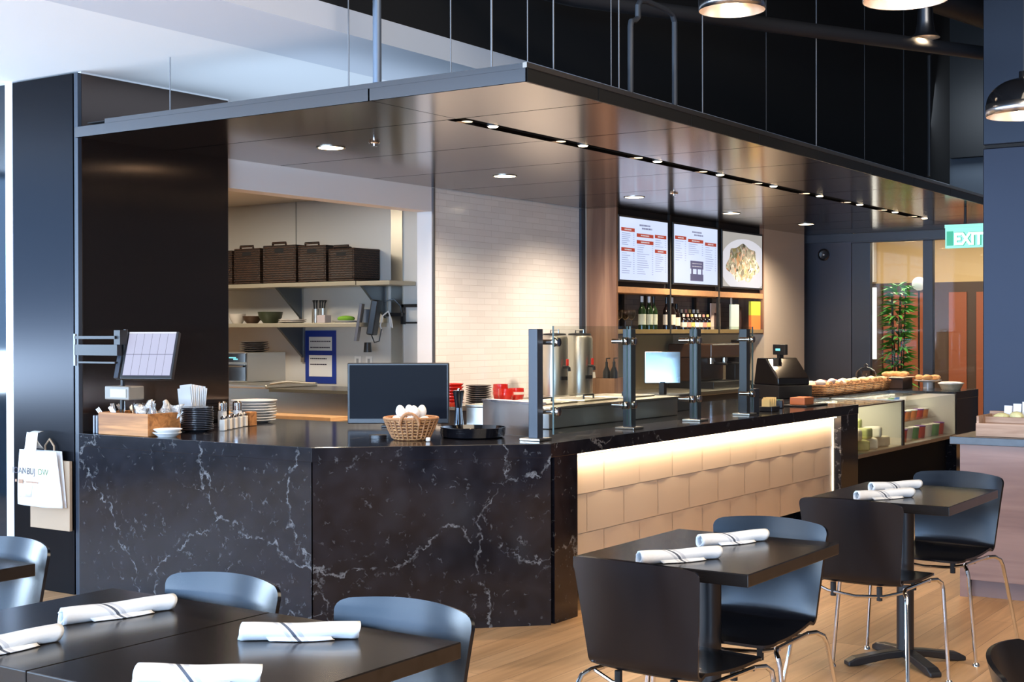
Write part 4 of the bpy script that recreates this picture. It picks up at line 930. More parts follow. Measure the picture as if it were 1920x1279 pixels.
B().box(0, .355, 0, .004, 0, .46).obj('tape', BLUETAPE, t, smooth=False)
B().box(.045, .31, -.002, 0, .285, .405).box(.045, .31, -.002, 0, .06, .245).obj('sheet', PAPER, t, smooth=False)
bb = B()
for z, u in ((.365, .295), (.312, .29), (.215, .25), (.165, .25)):
    x = .06
    while x < u: w_ = random.uniform(.010, .024); bb.box(x, min(u, x+w_), -.0028, -.002, z-.004, z+.005); x += w_+.004
bb.obj('print', INK, t, smooth=False)
for x, lb in ((-7.66, 'left white wall outlet under the kitchen shelf'), (-7.535, 'right white wall outlet, nearer the hanging monitor')):
    d = thing('wall_outlet', lb, 'outlet', (x, 8.945, 1.18), 0)
    B().box(-.035, .035, -.003, .004, 0, .11).obj('plate', PAPER, d, smooth=False, bevel=.002); B().box(-.012, .012, -.005, -.003, .02, .09).obj('socket', mat('grey_socket', (.35, .35, .35), .5), d, smooth=False)
t = thing('kitchen_monitor', 'thin monitor seen nearly edge on, held by a black wall arm in the kitchen', 'monitor', (-7.03, 8.935, 1.57))
B().box(-.12, .10, -.012, 0, -.005, .01).box(-.12, .10, -.03, 0, .13, .155).box(-.13, -.10, -.03, 0, -.01, .155).obj('bracket', BLACKMET, t, smooth=False)
B().box(-.26, -.10, -.06, -.02, .055, .085).obj('arm', BLACKMET, t, smooth=False)
B().box(-.05, .05, -.012, .012, -.21, .10, Tm(-.335, -.30, .06) @ Rz(rad(118)) @ Matrix.Rotation(rad(9), 4, 'X')).obj('screen', mat('grey_screen_face', (.12, .12, .14), .35), t, smooth=False, bevel=.003)
B().box(-.09, .09, -.03, .03, -.16, .13, Tm(-.25, -.22, .06) @ Rz(rad(118)) @ Matrix.Rotation(rad(9), 4, 'X')).obj('housing', BLACKPLAS, t, smooth=False, bevel=.01)
B().tube([(-.24, -.10, .18), (-.18, -.06, .20), (-.13, -.03, .14), (-.12, -.03, .09)], .005, 6).tube([(-.30, -.20, -.10), (-.27, -.2, -.16), (-.22, -.2, -.15), (-.21, -.18, -.05)], .005, 6).obj('cable', BLACKPLAS, t)
B().tube([(-.20, -.10, .10), (-.23, -.14, .06), (-.24, -.16, -.02), (-.22, -.16, -.08)], .006, 6).tube([(-.20, -.10, .09), (-.17, -.10, .02), (-.16, -.10, -.04), (-.18, -.10, -.02), (-.19, -.1, .06)], .006, 6).obj('white_cable', PAPER, t)
B().lathe([(0, 0), (.035, 0), (.028, .08), (0, .08)], c=(-.30, -.25, -.24), n=14).obj('scanner', BLACKPLAS, t)

# ------------------------------------------------------------------ on the front counter
t = thing('cutlery_crate', 'weathered orange wood crate of cutlery at the left end of the counter', 'crate', (-6.055, 5.20, H))
w_, d_ = .205, .118
B().box(-w_, w_, -d_, -d_+.014, .001, .125).box(-w_, w_, d_-.014, d_, .001, .125).box(-w_, -w_+.014, -d_+.014, d_-.014, .001, .125).box(w_-.014, w_, -d_+.014, d_-.014, .001, .125).box(-w_+.014, w_-.014, -d_+.014, d_-.014, .001, .012).obj('crate', CRATEWOOD, t, smooth=False, bevel=.002)
CUT = mat('silver_cutlery', (.62, .61, .60), .18, 1)
proto = None
for i in range(22):
    x = -6.055-.17+.34*(i % 11)/10+random.uniform(-.008, .008); y = 5.16+.075*(i//11)+random.uniform(-.02, .02)
    if proto is None:
        proto = thing('fork', '', 'fork', (0, 0, 0), 0, 'forks and knives in the orange crate')
        B().box(-.006, .006, -.002, .002, 0, .11).box(-.011, .011, -.002, .002, .11, .135).box(-.011, -.006, -.0015, .0015, .135, .165).box(-.002, .002, -.0015, .0015, .135, .165).box(.006, .011, -.0015, .0015, .135, .165).obj('head', CUT, proto, smooth=False)
        r_ = proto; r_.location = (x, y, H+.0145); r_.rotation_euler = (random.uniform(-.25, .25), random.uniform(-.7, .7), random.uniform(-.6, .6))
    else: r_ = dup(proto, (x, y, H+.0145), rot=(random.uniform(-.3, .3), random.uniform(-.75, .75), random.uniform(-.6, .6)))
    r_['label'] = 'silver fork standing in the orange wood crate'
CELLO = mat('crinkled_clear_wrapping', (.62, .58, .54), .2, .3, bump=1.0, bscale=60, noise=.5, nscale=40)
for i, (x, y, rz) in enumerate(((-5.93, 5.17, .3), (-5.99, 5.24, -.4), (-5.90, 5.25, .8))):
    tag(B().grid(lambda u, v: (.06*(u-.5)*2+.012*math.sin(9*v+4*u), .016*math.sin(7*u+5*v), .165*v+.012*math.sin(8*u)), 10, 10).obj('wrapped_cutlery_set', CELLO, None, (x, y, H+.0145), (0, .25*(i-1), rz), solid=.004), ('crinkled clear wrapped cutlery set at the front right of the crate', 'crinkled clear wrapped cutlery set in the middle of the crate', 'crinkled clear wrapped cutlery set at the back right of the crate')[i], 'cutlery set', 'wrapped cutlery sets')
for i in range(3): tag(B().box(-.006, .006, -.06, .06, 0, .10).obj('menu_folder', mat('grey_plastic_folder', (.22, .24, .28), .35), None, (-6.283-.026*i, 5.17, H+.001), smooth=False, bevel=.002), ('grey menu folder nearest the crate', 'middle grey menu folder left of the crate', 'grey menu folder nearest the column')[i], 'folder', 'grey menu folders')
# saucers at the front
plate_stack(-5.775, 5.155, H, 2, .078, WHITECER, .018, 'small white dish at the counter edge before the crate, %s', 'dish', 'small white dishes at the counter edge', 'dish', h=.026)
plate_stack(-5.955, 5.53, H, 13, .098, BLACKPLATE, .0102, 'charcoal side plate in the tall stack behind the small dishes, %s', 'plate', 'charcoal side plates')
plate_stack(-6.24, 6.28, H, 8, .145, WHITECER, .0172, 'big white dinner plate in the stack behind the salt shakers, %s', 'plate', 'white dinner plates', h=.022, jitter=.006, n0=36)
# salt shakers
prot = None
for i in range(6):
    f_ = i/5
    loc = (-5.855-.20*f_, 5.645+.41*f_, H)
    lb = '%s small salt shaker of the row, counted from the charcoal plates' % ordn[i]
    if prot is None:
        prot = thing('salt_shaker', lb, 'salt shaker', loc, rad(20), 'small salt shakers in a row')
        B().box(-.017, .017, -.017, .017, .001, .066).obj('body', mat('salt_filled_glass', (.74, .68, .60), .2), prot, smooth=False, bevel=.004)
        B().lathe([(0, .066), (.015, .066), (.016, .078), (.008, .086), (0, .087)], n=14).obj('cap', CHROME, prot)
    else: dup(prot, loc, rad(20), lb)
def shaker(loc, label):
    d = thing('cheese_shaker', label, 'shaker', loc, 0, 'tall silver topped shakers')
    B().lathe([(0, .001), (.026, .001), (.028, .07), (.025, .10), (0, .10)], n=18).obj('jar', mat('white_shaker_jar', (.72, .72, .72), .2), d)
    B().lathe([(0, .10), (.028, .10), (.028, .145), (.018, .155), (0, .156)], n=18).obj('lid', CHROME, d)
shaker((-6.085, 5.86, H), 'silver topped shaker just right of the charcoal plates')
shaker((-6.045, 5.945, H), 'second silver topped shaker, nearer the white plates')
tag(B().box(-.03, .03, -.03, .03, 0, .085).obj('sugar_box', CRATEWOOD, None, (-6.03, 6.035, H+.001), smooth=False, bevel=.003), 'small brown wooden cube beside the silver topped shakers', 'box')
# paper fan behind plates
t = thing('paper_bag_holder', 'holder full of white paper bags behind the charcoal plates', 'paper bags', (-6.17, 5.70, H))
B().box(-.07, .07, -.05, .05, .001, .10).obj('holder', BLACKPLAS, t, smooth=False, bevel=.003)
bb = B()
for i in range(9):
    a = (i-4)*.035
    bb.box(-.055, .055, -.0012, .0012, 0, .19+random.uniform(-.012, .012), Tm(.002*(i-4), -.036+.009*i, .06) @ Matrix.Rotation(a, 4, 'Y') @ Rz(random.uniform(-.08, .08)))
bb.obj('paper_bag', PAPER, t, smooth=False)
# order tablet on its arm
t = thing('order_screen', 'tilted order screen with a grid of white tickets on a black arm by the column', 'screen', (-6.425, 5.065, 1.40))
B().box(-.012, .004, -.012, 0, -.09, .09).obj('mount_plate', mat('grey_mount_plate', (.20, .22, .27), .4, .5), t, smooth=False)
B().box(0, .34, -.012, .02, .062, .078).box(0, .36, -.012, .02, -.03, .03).box(.02, .34, -.012, .02, -.075, -.065).obj('arm', BLACKMET, t, smooth=False)
B().tube([(.36, .05, .115), (.335, .05, -.15), (.315, .06, -.33)], .012, 8).box(.32, .37, .0, .05, .03, .11).obj('pole', BLACKMET, t)
M_ = Tm(.505, .09, -.030) @ Rz(rad(22)) @ Matrix.Rotation(rad(-20), 4, 'X')
B().box(-.155, .155, 0, .03, -.135, .140, M_).obj('case', BLACKPLAS, t, smooth=False, bevel=.004)
bb = B()
for r in range(2):
    for c in range(6):
        x0 = -.141+c*.047; bb.m(0).box(x0+.001, x0+.046, -.0015, -.0005, (-.115 if r == 0 else .008), (.005 if r == 0 else .128), M_)
bb.m(1).box(-.143, .143, -.0005, -.0001, -.118, .131, M_); bb.m(2).box(-.141, .141, -.002, -.0006, .1285, .138, M_)
bb.obj('display', [SCREENGRID, INK, SCREENPALE], t, smooth=False)
B().box(-.192, -.167, 0.0, .04, -.13, .13, M_).obj('side_bar', BLUEBLK, t, smooth=False)
p = B().box(.24, .44, .0, .11, -.275, -.20).obj('bump_bar', mat('grey_bump_bar', (.22, .20, .17), .45), t, smooth=False, bevel=.006)
B().box(.29, .42, -.003, 0, -.262, -.215).obj('keypad', mat('beige_keypad', (.42, .38, .30), .5), p, smooth=False)

# the black monitor and neighbours
t = thing('black_monitor', 'wide switched off black monitor at the back of the counter', 'monitor', (-5.19, 6.43, H), rad(33))
B().box(-.10, .10, -.02, .12, 0.001, .012).obj('foot', BLACKPLAS, t, smooth=False, bevel=.003)
B().box(-.03, .03, .045, .065, .012, .18).obj('neck', BLACKPLAS, t, smooth=False)
B().box(-.305, .305, 0, .045, .02, .385).obj('case', BLACKPLAS, t, smooth=False, bevel=.006)
B().box(-.292, .292, -.0015, 0, .05, .372).obj('screen', SCREENOFF, t, smooth=False)
# egg basket
t = thing('egg_basket', 'round honey wicker basket with loop handles, full of eggs', 'basket', (-4.53, 5.72, H), rad(35))
prof = [(0, .001), (.085, .001), (.095, .012), (.118, .06), (.132, .095), (.140, .115)]
B().lathe(prof, n=40, closed=False).obj('bowl', HONEYBASKET, t, solid=.009)
bb = B()
for i in range(26):
    a = 2*PI*i/26; bb.tube([(r*1.035*math.cos(a), r*1.035*math.sin(a), z) for r, z in prof[2:]], .0055, 6)
bb.obj('ribs', BASKETRIM, t)
B().tube([(.141*math.cos(a), .141*math.sin(a), .115) for a in [2*PI*i/40 for i in range(41)]], .0085, 8).obj('rim', BASKETRIM, t)
for s in (-1, 1):
    B().tube([(.050*math.cos(a), s*(.146+.004*math.sin(a)), .085+.062*math.sin(a)) for a in [PI*i/12 for i in range(13)]], .0085, 8).obj('handle', BASKETRIM, t)
egg0 = None
EG = [(-.075, -.03, .105), (0, -.075, .10), (.07, -.02, .10), (.03, .06, .10), (-.05, .06, .10), (-.055, -.01, .152), (.02, -.03, .150), (.055, .02, .150), (-.01, .05, .150), (-.09, -.0, .140)]
eg = ['at the left front rim', 'at the front below the handle', 'at the right front', 'at the right back', 'at the left back', 'on top at the left', 'on top in the middle', 'on top at the right', 'on top at the back', 'on top at the far left']
for i, (x, y, z) in enumerate(EG[:9]):
    c, s = math.cos(rad(35)), math.sin(rad(35))
    L_ = (-4.53+(x*c-y*s), 5.72+(x*s+y*c), H+z)
    rot = (random.uniform(-1.2, 1.2), random.uniform(-1, 1), random.uniform(0, 6))
    if i > 4: rot = (random.uniform(-.4, .4), random.uniform(-.4, .4), 0)
    if egg0 is None: o = egg0 = B().ell((0, 0, 0), .026, .026, .034, 18, 12, egg=.16).obj('egg', EGGWHITE, None)
    else: o = egg0.copy(); COL.objects.link(o)
    o.location = L_; o.rotation_euler = rot; tag(o, 'white egg in the wicker basket, %s' % eg[i], 'egg', 'eggs in the wicker basket')
tag(B().box(-.012, .012, -.009, .009, 0, .022).obj('sugar_cube_box', CREAMCER, None, (-4.37, 5.66, H+.001), (0, 0, .6), smooth=False, bevel=.006), 'small cream block on the counter right beside the wicker egg basket', 'box')
tag(B().lathe([(0, 0), (.05, 0), (.05, .018), (0, .020)], n=20).obj('black_puck', BLACKPLAS, None, (-4.735, 5.70, H+.0005)), 'low round black puck half hidden left of the egg basket', 'puck')
# black trays
for i in range(3):
    o = B().lathe([(0, 0), (.160, 0), (.172, .006), (.178, .030), (.173, .031), (.166, .010), (.158, .006), (0, .006)], n=48).obj('round_tray', BLACKLAC, None, (-4.355+.003*i, 6.035-.002*i, H+.0008+.0125*i))
    tag(o, ('lowest round black tray beside the egg basket', 'middle round black tray beside the egg basket', 'topmost round black tray beside the egg basket, its inside showing')[i], 'tray', 'round black serving trays')
t = thing('pepper_mill', 'tall waisted black pepper mill behind the round trays', 'pepper mill', (-4.63, 6.28, H))
B().lathe([(0, .001), (.030, .001), (.031, .02), (.024, .08), (.020, .125), (.019, .14), (0, .14)], n=28).obj('body', BLACKLAC, t)
B().lathe([(0, .14), (.019, .14), (.022, .165), (.030, .215), (.033, .232), (.030, .238), (0, .236)], n=28).obj('head', BLACKLAC, t)
B().lathe([(0, .236), (.008, .237), (.008, .248), (0, .252)], n=12).obj('knob', CHROME, t)
# steel panel behind trays
t = thing('steel_side_guard', 'low brushed steel box panel behind the round trays, beside the first guard post', 'guard panel', (-4.02, 6.19, H))
a = Vector((-.02, 0, 0)); b2 = Vector((-.52, .20, 0))
nv = Vector((.20, .50, 0)).normalized()*.02
B().prism([(a.x, a.y), (a.x+nv.x, a.y+nv.y), (b2.x+nv.x, b2.y+nv.y), (b2.x, b2.y)], .001, .175).obj('panel', mat('bright_satin_steel', (.78, .74, .72), .30, 1), t, smooth=False)
B().prism([(a.x-.02, a.y+.0), (a.x+nv.x*3, a.y+nv.y*3), (b2.x+nv.x*3, b2.y+nv.y*3), (b2.x, b2.y-.012)], .175, .188).obj('ledge', mat('pale_blue_steel_ledge', (.74, .78, .88), .25, 1), t, smooth=False)

# ------------------------------------------------------------------ bags hanging on the column
t = thing('plastic_bag', 'white plastic carrier bag with printed lettering hanging on the clad column', 'bag', (-6.685, 5.044, .50))
def bagf(u, v):
    w = .20-.03*v; x = (u-.5)*2*w-.01*v
    return (x, -.035-.030*math.sin(PI*u)*(1-.4*v)-.006*math.sin(11*u+3*v), .32*v)
bb = B().grid(bagf, 18, 12)
bb.grid(lambda u, v: ((u-.5)*2*(.20-.03*v)-.01*v, -.004, .32*v), 6, 6)
bb.obj('bag', BAGPLASTIC, t, solid=.003)
B().grid(lambda u, v: (-.105+(u-.5)*2*(.060-.010*v)+.075*v, -.058-.014*math.sin(PI*u)-.004*math.sin(13*u), .05+.375*v), 10, 10).grid(lambda u, v: (-.03+(u-.5)*.075, -.012-.05*math.sin(PI*v), .33+.10*math.sin(PI*v*.5)), 6, 8).obj('handle', mat('creamy_bag_handle', (.80, .77, .70), .35, bump=.5, bscale=40), t, solid=.003)
text_mesh('lettering', 'IOANBUJ', .052, INK, t, (-.195, -.0755, .185), (rad(90), 0, 0), xs=1.0)
text_mesh('lettering', 'OW', .052, INKGREEN, t, (.035, -.0755, .185), (rad(90), 0, 0), xs=1.0)
B().box(-.17, -.155, -.0755, -.0745, .135, .150).box(-.14, -.10, -.0755, -.0745, .128, .152).box(-.09, .04, -.0755, -.0750, .136, .143).obj('print', INKBROWN, t, smooth=False)
t = thing('paper_bag', 'brown kraft paper bag hanging behind the white plastic bag', 'bag', (-6.635, 5.070, .365))
B().box(-.19, .165, -.022, -.001, 0, .40).obj('bag', KRAFT, t, smooth=False, bevel=.003)
B().tube([(-.06, -.012, .40), (-.06, -.014, .48), (-.02, -.014, .52), (.02, -.014, .48), (.02, -.012, .40)], .006, 6).obj('handle', KRAFT, t)

# ------------------------------------------------------------------ chairs
def make_chair(loc, rotz, label):
    d = thing('dining_chair', label, 'chair', loc, rotz, 'black plywood chairs with chrome legs')
    # one bent plywood shell: seat and back; local +y is the way the sitter faces
    def shell(u, v):
        s = (u-.5)*2
        if v < .42:          # seat, front to rear bend
            k = v/.42; y = .275-.385*k; z = .467-.012*math.sin(PI*k)-.012*max(0, .15-k)/.15; w = .205-.012*k
            dd = .275-y; R_ = .05
            w0 = w
            if dd < R_: w = w-R_+math.sqrt(max(0, R_*R_-(R_-dd)**2))
            s = s*w/w0; z += .010*abs(s)**2.5*k; return (s*w0, y, z)
        if v < .52:          # bend
            k = (v-.42)/.10; a = k*rad(78); r = .055
            y = -.110-r*math.sin(a); z = .455+r*(1-math.cos(a)); w = .193+.004*k
            return (s*w, y+.020*abs(s)**2*k, z+.010*abs(s)**2.5*(1-k))
        k = (v-.52)/.48      # back, leaning and flaring
        k = 1-(1-k)**1.25
        y = -.1638-.080*k; z = .4986+.317*k; w = .197+.029*k
        dd = .317*(1-k); R_ = .034
        w0 = w
        if dd < R_: w = w-R_+math.sqrt(max(0, R_*R_-(R_-dd)**2))
        s = s*w/w0
        return (s*w0, y+(.020+.040*k)*abs(s)**2, z-.014*abs(s)**2*k**4)
    for nm, fn, nv in (('seat', lambda u, v: shell(u, .44*v**1.5), 18), ('backrest', lambda u, v: shell(u, .44+v*.56), 30)):
        o_ = B().grid(fn, 18, nv).obj(nm, CHAIRPLY, d, solid=.010)
        es = o_.modifiers.new('crisp_edge', 'EDGE_SPLIT'); es.split_angle = rad(50)
    r = .0085
    for s in (-1, 1):
        B().tube([(s*.262, .250, .006), (s*.232, .262, .395), (s*.226, .262, .422), (s*.212, .248, .437), (s*.195, .20, .440)], r, 10).obj('leg', CHROME, d)
        B().tube([(s*.270, -.255, .006), (s*.228, -.160, .395), (s*.222, -.145, .422), (s*.205, -.12, .437), (s*.190, -.07, .440)], r, 10).obj('leg', CHROME, d)
        B().tube([(s*.195, .21, .440), (s*.190, -.08, .440)], r*.9, 10).obj('side_rail', CHROME, d)
        for x, y in ((s*.262, .250), (s*.270, -.255)): B().lathe([(0, 0), (.016, 0), (.014, .010), (.009, .016), (0, .016)], c=(x, y, 0), n=12).obj('foot', CHROME, d)
    B().tube([(.20, .19, .438), (.12, .19, .418), (0, .19, .410), (-.12, .19, .418), (-.20, .19, .438)], .007, 8).obj('cross_bar', CHROME, d)
    B().tube([(.20, -.11, .436), (.12, -.125, .412), (0, -.13, .402), (-.12, -.125, .412), (-.20, -.11, .436)], .007, 8).obj('cross_bar', CHROME, d)
    for x, y in ((.13, .19), (-.13, .19), (.10, -.122), (-.10, -.122)): B().lathe([(0, .393), (.012, .393), (.012, .45), (0, .45)], c=(x, y, 0), n=10).obj('bumper', RUBBER, d)
    return d
ch = make_chair((-2.005, 3.81, 0), rad(-4), 'chair with its back to us at the nearer small table on the right')
dup(ch, (-2.035, 4.48, 0), PI, 'chair facing us behind the nearer small table, two napkins before it')
dup(ch, (-2.01, 5.62, 0), rad(-2), 'chair with its back to us at the farther small table, by the pedestal foot')
dup(ch, (-1.965, 6.51, 0), PI-rad(6), 'chair facing us behind the farther small table, beside the wooden station')
dup(ch, (-2.828, 2.535, 0), PI, 'chair behind the left half of the big foreground table, under the stone counter')
dup(ch, (-2.175, 2.525, 0), PI, 'chair behind the right half of the big foreground table, near its corner')
dup(ch, (-3.93, 2.63, 0), PI, 'chair at the far left table, cut by the left edge')
dup(ch, (-.565, 3.04, 0), rad(-80), 'chair cut off at the bottom right corner, only its black top showing')

# ------------------------------------------------------------------ tables
TZ = .765
def make_table(loc, hx, hy, label, rot45=0):
    d = thing('pedestal_table', label, 'table', loc, 0, 'dark square pedestal tables')
    B().box(-hx, hx, -hy, hy, TZ-.040, TZ).obj('tabletop', TABLEWOOD, d, smooth=False, bevel=.003)
    B().lathe([(0, .06), (.038, .06), (.038, TZ-.05), (.10, TZ-.049), (.10, TZ-.041), (0, TZ-.041)], n=24).obj('column', BLACKMET, d)
    for k in range(4):
        a = PI/4+k*PI/2
        pts = [(0, .065), (.10, .058), (.25, .038), (.285, .020), (.285, 0.001), (.24, 0.001), (.10, .024), (0, .03)]
        M_ = Rz(a) @ Matrix(((1, 0, 0, 0), (0, 0, -1, 0), (0, 1, 0, 0), (0, 0, 0, 1)))
        B().prism(pts, -.028, .028, M_).obj('foot', BLACKMET, d, smooth=False, bevel=.006)
    return d
tb = make_table((-2.045, 4.195, 0), .31, .375, 'small dark table nearer to us on the right, two napkin rolls on it')
dup(tb, (-2.015, 6.125, 0), None, 'small dark table farther away on the right, beside the wooden station')
dup(tb, (-2.235, 2.245, 0), None, 'right half of the big foreground table')
dup(tb, (-2.857, 2.245, 0), None, 'left half of the big foreground table, left of the seam')
dup(tb, (-4.015, 2.385, 0), None, 'dark table at the far left edge')

# ------------------------------------------------------------------ napkin rolls
def make_napkin(p0, p1, label):
    p0 = Vector(p0); p1 = Vector(p1); L_ = (p1-p0).length; c = (p0+p1)/2; a = math.atan2(p1.y-p0.y, p1.x-p0.x)
    d = thing('napkin_roll', label, 'napkin', (c.x, c.y, TZ+.0005), a, 'white striped napkin rolls')
    r = .021; n = 22
    bb = B()
    def fn(u, v):
        t_ = u*2*PI*1.62; rr = (r-.0035+.0042*u)*(1+.06*math.sin(2*t_+5*v)+.05*math.sin(9*v+t_))
        x = (v-.5)*L_*(1-.03*math.sin(t_*1.3))+.004*math.sin(t_)
        y = rr*1.12*math.cos(t_+.4); z = r*.93+rr*.95*math.sin(t_+.4)
        return (x, y, max(z, .0006))
    bb.grid(fn, 40, 26).obj('cloth', NAPKIN, d, solid=.0022)
    B().grid(lambda u, v: ((v-.5)*L_*.55+.03*u*L_, -r*1.05-.012*u*math.sin(PI*min(1, max(.12, v)))-.002, .0022+.008*(1-u)**2), 5, 10).obj('loose_flap', NAPKIN, d, solid=.002)
    B().tube([((-.5)*L_*.9, 0, r*.95), (.44*L_, .002, r*.95)], .010, 8).obj('cutlery', CUT, d)
    return d
make_napkin((-2.10, 3.80, 0), (-1.945, 4.045, 0), 'nearer napkin roll on the nearer small table')
make_napkin((-2.10, 4.225, 0), (-1.975, 4.48, 0), 'farther napkin roll on the nearer small table')
make_napkin((-2.105, 5.745, 0), (-1.95, 6.005, 0), 'nearer napkin roll on the farther small table')
make_napkin((-2.17, 6.11, 0), (-2.025, 6.345, 0), 'farther napkin roll on the farther small table')
make_napkin((-2.875, 2.215, 0), (-2.795, 2.505, 0), 'napkin roll on the left half of the big table, at the back')
make_napkin((-2.765, 1.80, 0), (-2.735, 2.095, 0), 'napkin roll cut by the left edge of the photo, on the big table')
make_napkin((-2.375, 2.345, 0), (-2.155, 2.515, 0), 'napkin roll on the right half of the big table, at the back')
make_napkin((-2.265, 1.935, 0), (-2.045, 2.075, 0), 'napkin roll nearest to us, at the front of the big table')

# ------------------------------------------------------------------ condiment station on the right
t = thing('condiment_station', 'pinkish wood station with a dark stone top at the right edge', 'station', (-2.262, 7.826, 0))
B().box(0, 1.3, 0, .60, .10, .858).box(0, .045, .0, .60, 0, .10).obj('cabinet', STATIONWOOD, t, smooth=False)
B().box(.05, 1.3, .05, .55, 0, .10).obj('toe_kick', mat('dull_wood_kick', (.20, .125, .11), .6), t, smooth=False)  # kick in a single dull wood colour
B().box(-.05, 1.35, -.03, .62, .859, .902).obj('worktop', mat('dark_slate_top', (.045, .055, .070), .22, noise=.5, nscale=12), t, smooth=False, bevel=.003)
t = thing('condiment_crate', 'pale wooden crate of condiments on the station at the right edge', 'crate', (-1.82, 7.98, .902))
B().box(-.37, .40, -.10, -.086, .001, .075).box(-.37, .40, .186, .20, .001, .13).box(-.37, -.356, -.086, .186, .001, .115).box(.386, .40, -.086, .186, .001, .115).box(-.356, .386, -.086, .186, .001, .014).box(-.356, .386, .04, .052, .014, .105).obj('crate', CRATEPALE, t, smooth=False, bevel=.002)
for i in range(7):
    tag(B().box(-.022, .022, -.006, .006, 0, .15+.012*(i % 3)).obj('sugar_sachet', mat('white_sachet_paper', (.80, .79, .82), .6), None, (-2.08+.052*i, 8.13, .902+.0145), (rad(-6), 0, .15*(i % 3-1)), smooth=False), 'white sachet standing in the back of the pale crate, %s from the left' % ordn[i], 'sachet', 'white sachets in the pale crate')
for i in range(6):
    tag(B().ell((0, 0, 0), .052, .035, .030, 12, 8).obj('yellow_sachet', mat('yellow_sachet_paper', (.78, .70, .34), .6, bump=.6, bscale=50) if i < 3 else mat('peach_sachet_paper', (.66, .40, .27), .6, bump=.6, bscale=50), None, (-2.105+.088*i, 8.08, .902+.095+.012*(i % 2)), (random.uniform(-.3, .3), random.uniform(-.3, .3), random.uniform(0, 3))), ('%s yellow packet from the left in the pale crate' if i < 3 else '%s packet from the left in the pale crate, peach coloured') % ordn[i], 'packet', 'coloured packets in the pale crate')
# small round speaker on far wall, exit sign
t = thing('wall_speaker', 'small round black speaker on the blue grey wall at the far end', 'speaker', (-5.945, 15.198, 2.376))
M_ = Matrix.Rotation(rad(90), 4, 'X')
B().lathe([(0, 0), (.070, 0), (.070, .03), (.055, .045), (.050, .03), (0, .02)], n=28, mtx=M_).obj('housing', BLACKPLAS, t)
B().lathe([(0, .02), (.022, .022), (.012, .040), (0, .042)], n=16, mtx=M_).obj('cone', CHROME, t)
t = thing('exit_sign', 'glowing green exit sign hanging under the far end of the canopy', 'exit sign', (-3.775, 12.6, 2.43))
B().box(0, .36, -.02, .02, 0, .03).obj('housing', EXITPANEL, t, smooth=False)
B().tube([(.18, 0, .03), (.18, 0, .176)], .012, 8).obj('stem', BLACKMET, t)
B().box(0, .36, -.006, .006, -.185, 0).obj('panel', EXITPANEL, t, smooth=False, bevel=.003)
B().box(.015, .075, -.008, -.0065, -.16, -.03).obj('arrow_block', EXITGREEN, t, smooth=False)
text_mesh('lettering', 'EXIT', .155, EXITGREEN, t, (.083, -.0072, -.155), (rad(90), 0, 0), xs=.84, bold=.009)
text_mesh('lettering', 'EXIT', .150, EXITWHITE, t, (.080, -.0090, -.153), (rad(90), 0, 0), xs=.84, bold=.006)

# plant and lamp in the hall
t = thing('potted_palm', 'tall leafy potted palm in the hall behind the glass', 'plant', (-5.55, 16.6, 0))
B().lathe([(0, .001), (.16, .001), (.20, .34), (.18, .34), (.17, .30), (0, .30)], n=24).obj('pot', BLACKPLAS, t)
bb = B()
for i in range(5):
    a = i*1.26; bb.tube([(.04*math.cos(a), .04*math.sin(a), .30), (.07*math.cos(a), .07*math.sin(a), 1.2), (.09*math.cos(a+.3), .09*math.sin(a+.3), 1.95)], .010, 6)
bb.obj('stem', STEM, t)
bb = B()
rr = random.Random(3)
for i in range(62):
    z = .75+1.32*i/62; a = i*2.4; r0 = .05; L_ = rr.uniform(.18, .30)*(1.1-.35*(i/62))
    base = Vector((r0*math.cos(a), r0*math.sin(a), z))
    for q in range(6):
        aa = a+(q-2.5)*.34; el = rr.uniform(-.1, .55); dirv = Vector((math.cos(aa)*math.cos(el), math.sin(aa)*math.cos(el), math.sin(el)))
        side = dirv.cross(Vector((0, 0, 1))).normalized()*.026
        p1 = base+dirv*L_*.5; p2 = base+dirv*L_-Vector((0, 0, L_*.22))
        bb.quad([base, p1-side, p2, p1+side])
bb.obj('foliage', LEAF, t, smooth=False)
t = thing('globe_floor_lamp', 'white globe lamp on a thin black pole in the hall, behind the palm', 'lamp', (-5.42, 17.0, 0))
B().lathe([(0, .001), (.14, .001), (.14, .02), (0, .025)], n=24).obj('base', BLACKMET, t)
B().tube([(0, 0, .02), (0, 0, 2.0)], .012, 8).obj('pole', BLACKMET, t)
B().ell((0, 0, 2.08), .085, .085, .085, 24, 14).obj('globe', mat('frosted_globe', (.75, .72, .68), .5, emit=(1, .93, .85), estr=.45), t)

# ------------------------------------------------------------------ lights
def area(name, loc, rot, sx, sy, e, col, spread=None):
    l = bpy.data.lights.new(name, 'AREA'); l.shape = 'RECTANGLE'; l.size = sx; l.size_y = sy; l.energy = e; l.color = col
    if spread: l.spread = spread
    o = bpy.data.objects.new(name, l); COL.objects.link(o); o.location = loc; o.rotation_euler = rot; return o
def spotl(name, loc, e, col, ang=110, blend=.6, rad_=.05, rot=(0, 0, 0)):
    l = bpy.data.lights.new(name, 'SPOT'); l.energy = e; l.color = col; l.spot_size = rad(ang); l.spot_blend = blend; l.shadow_soft_size = rad_
    o = bpy.data.objects.new(name, l); COL.objects.link(o); o.location = loc; o.rotation_euler = rot; return o
DAY = (.33, .58, 1.0); WARM = (1.0, .72, .44)
area('daylight_front', (-3, -5.4, 1.98), (rad(96), 0, 0), 16, 2.1, 1250, DAY)
area('daylight_left', (-11.3, 0, 1.98), (rad(98), 0, rad(-90)), 10, 2.0, 260, DAY)
area('added_front_ceiling_fill', (-4, -5.75, 1.0), (rad(122), 0, 0), 18, .8, 3500, (.62, .80, 1.0))  # added upward fill for the ceiling, in place of bounced daylight
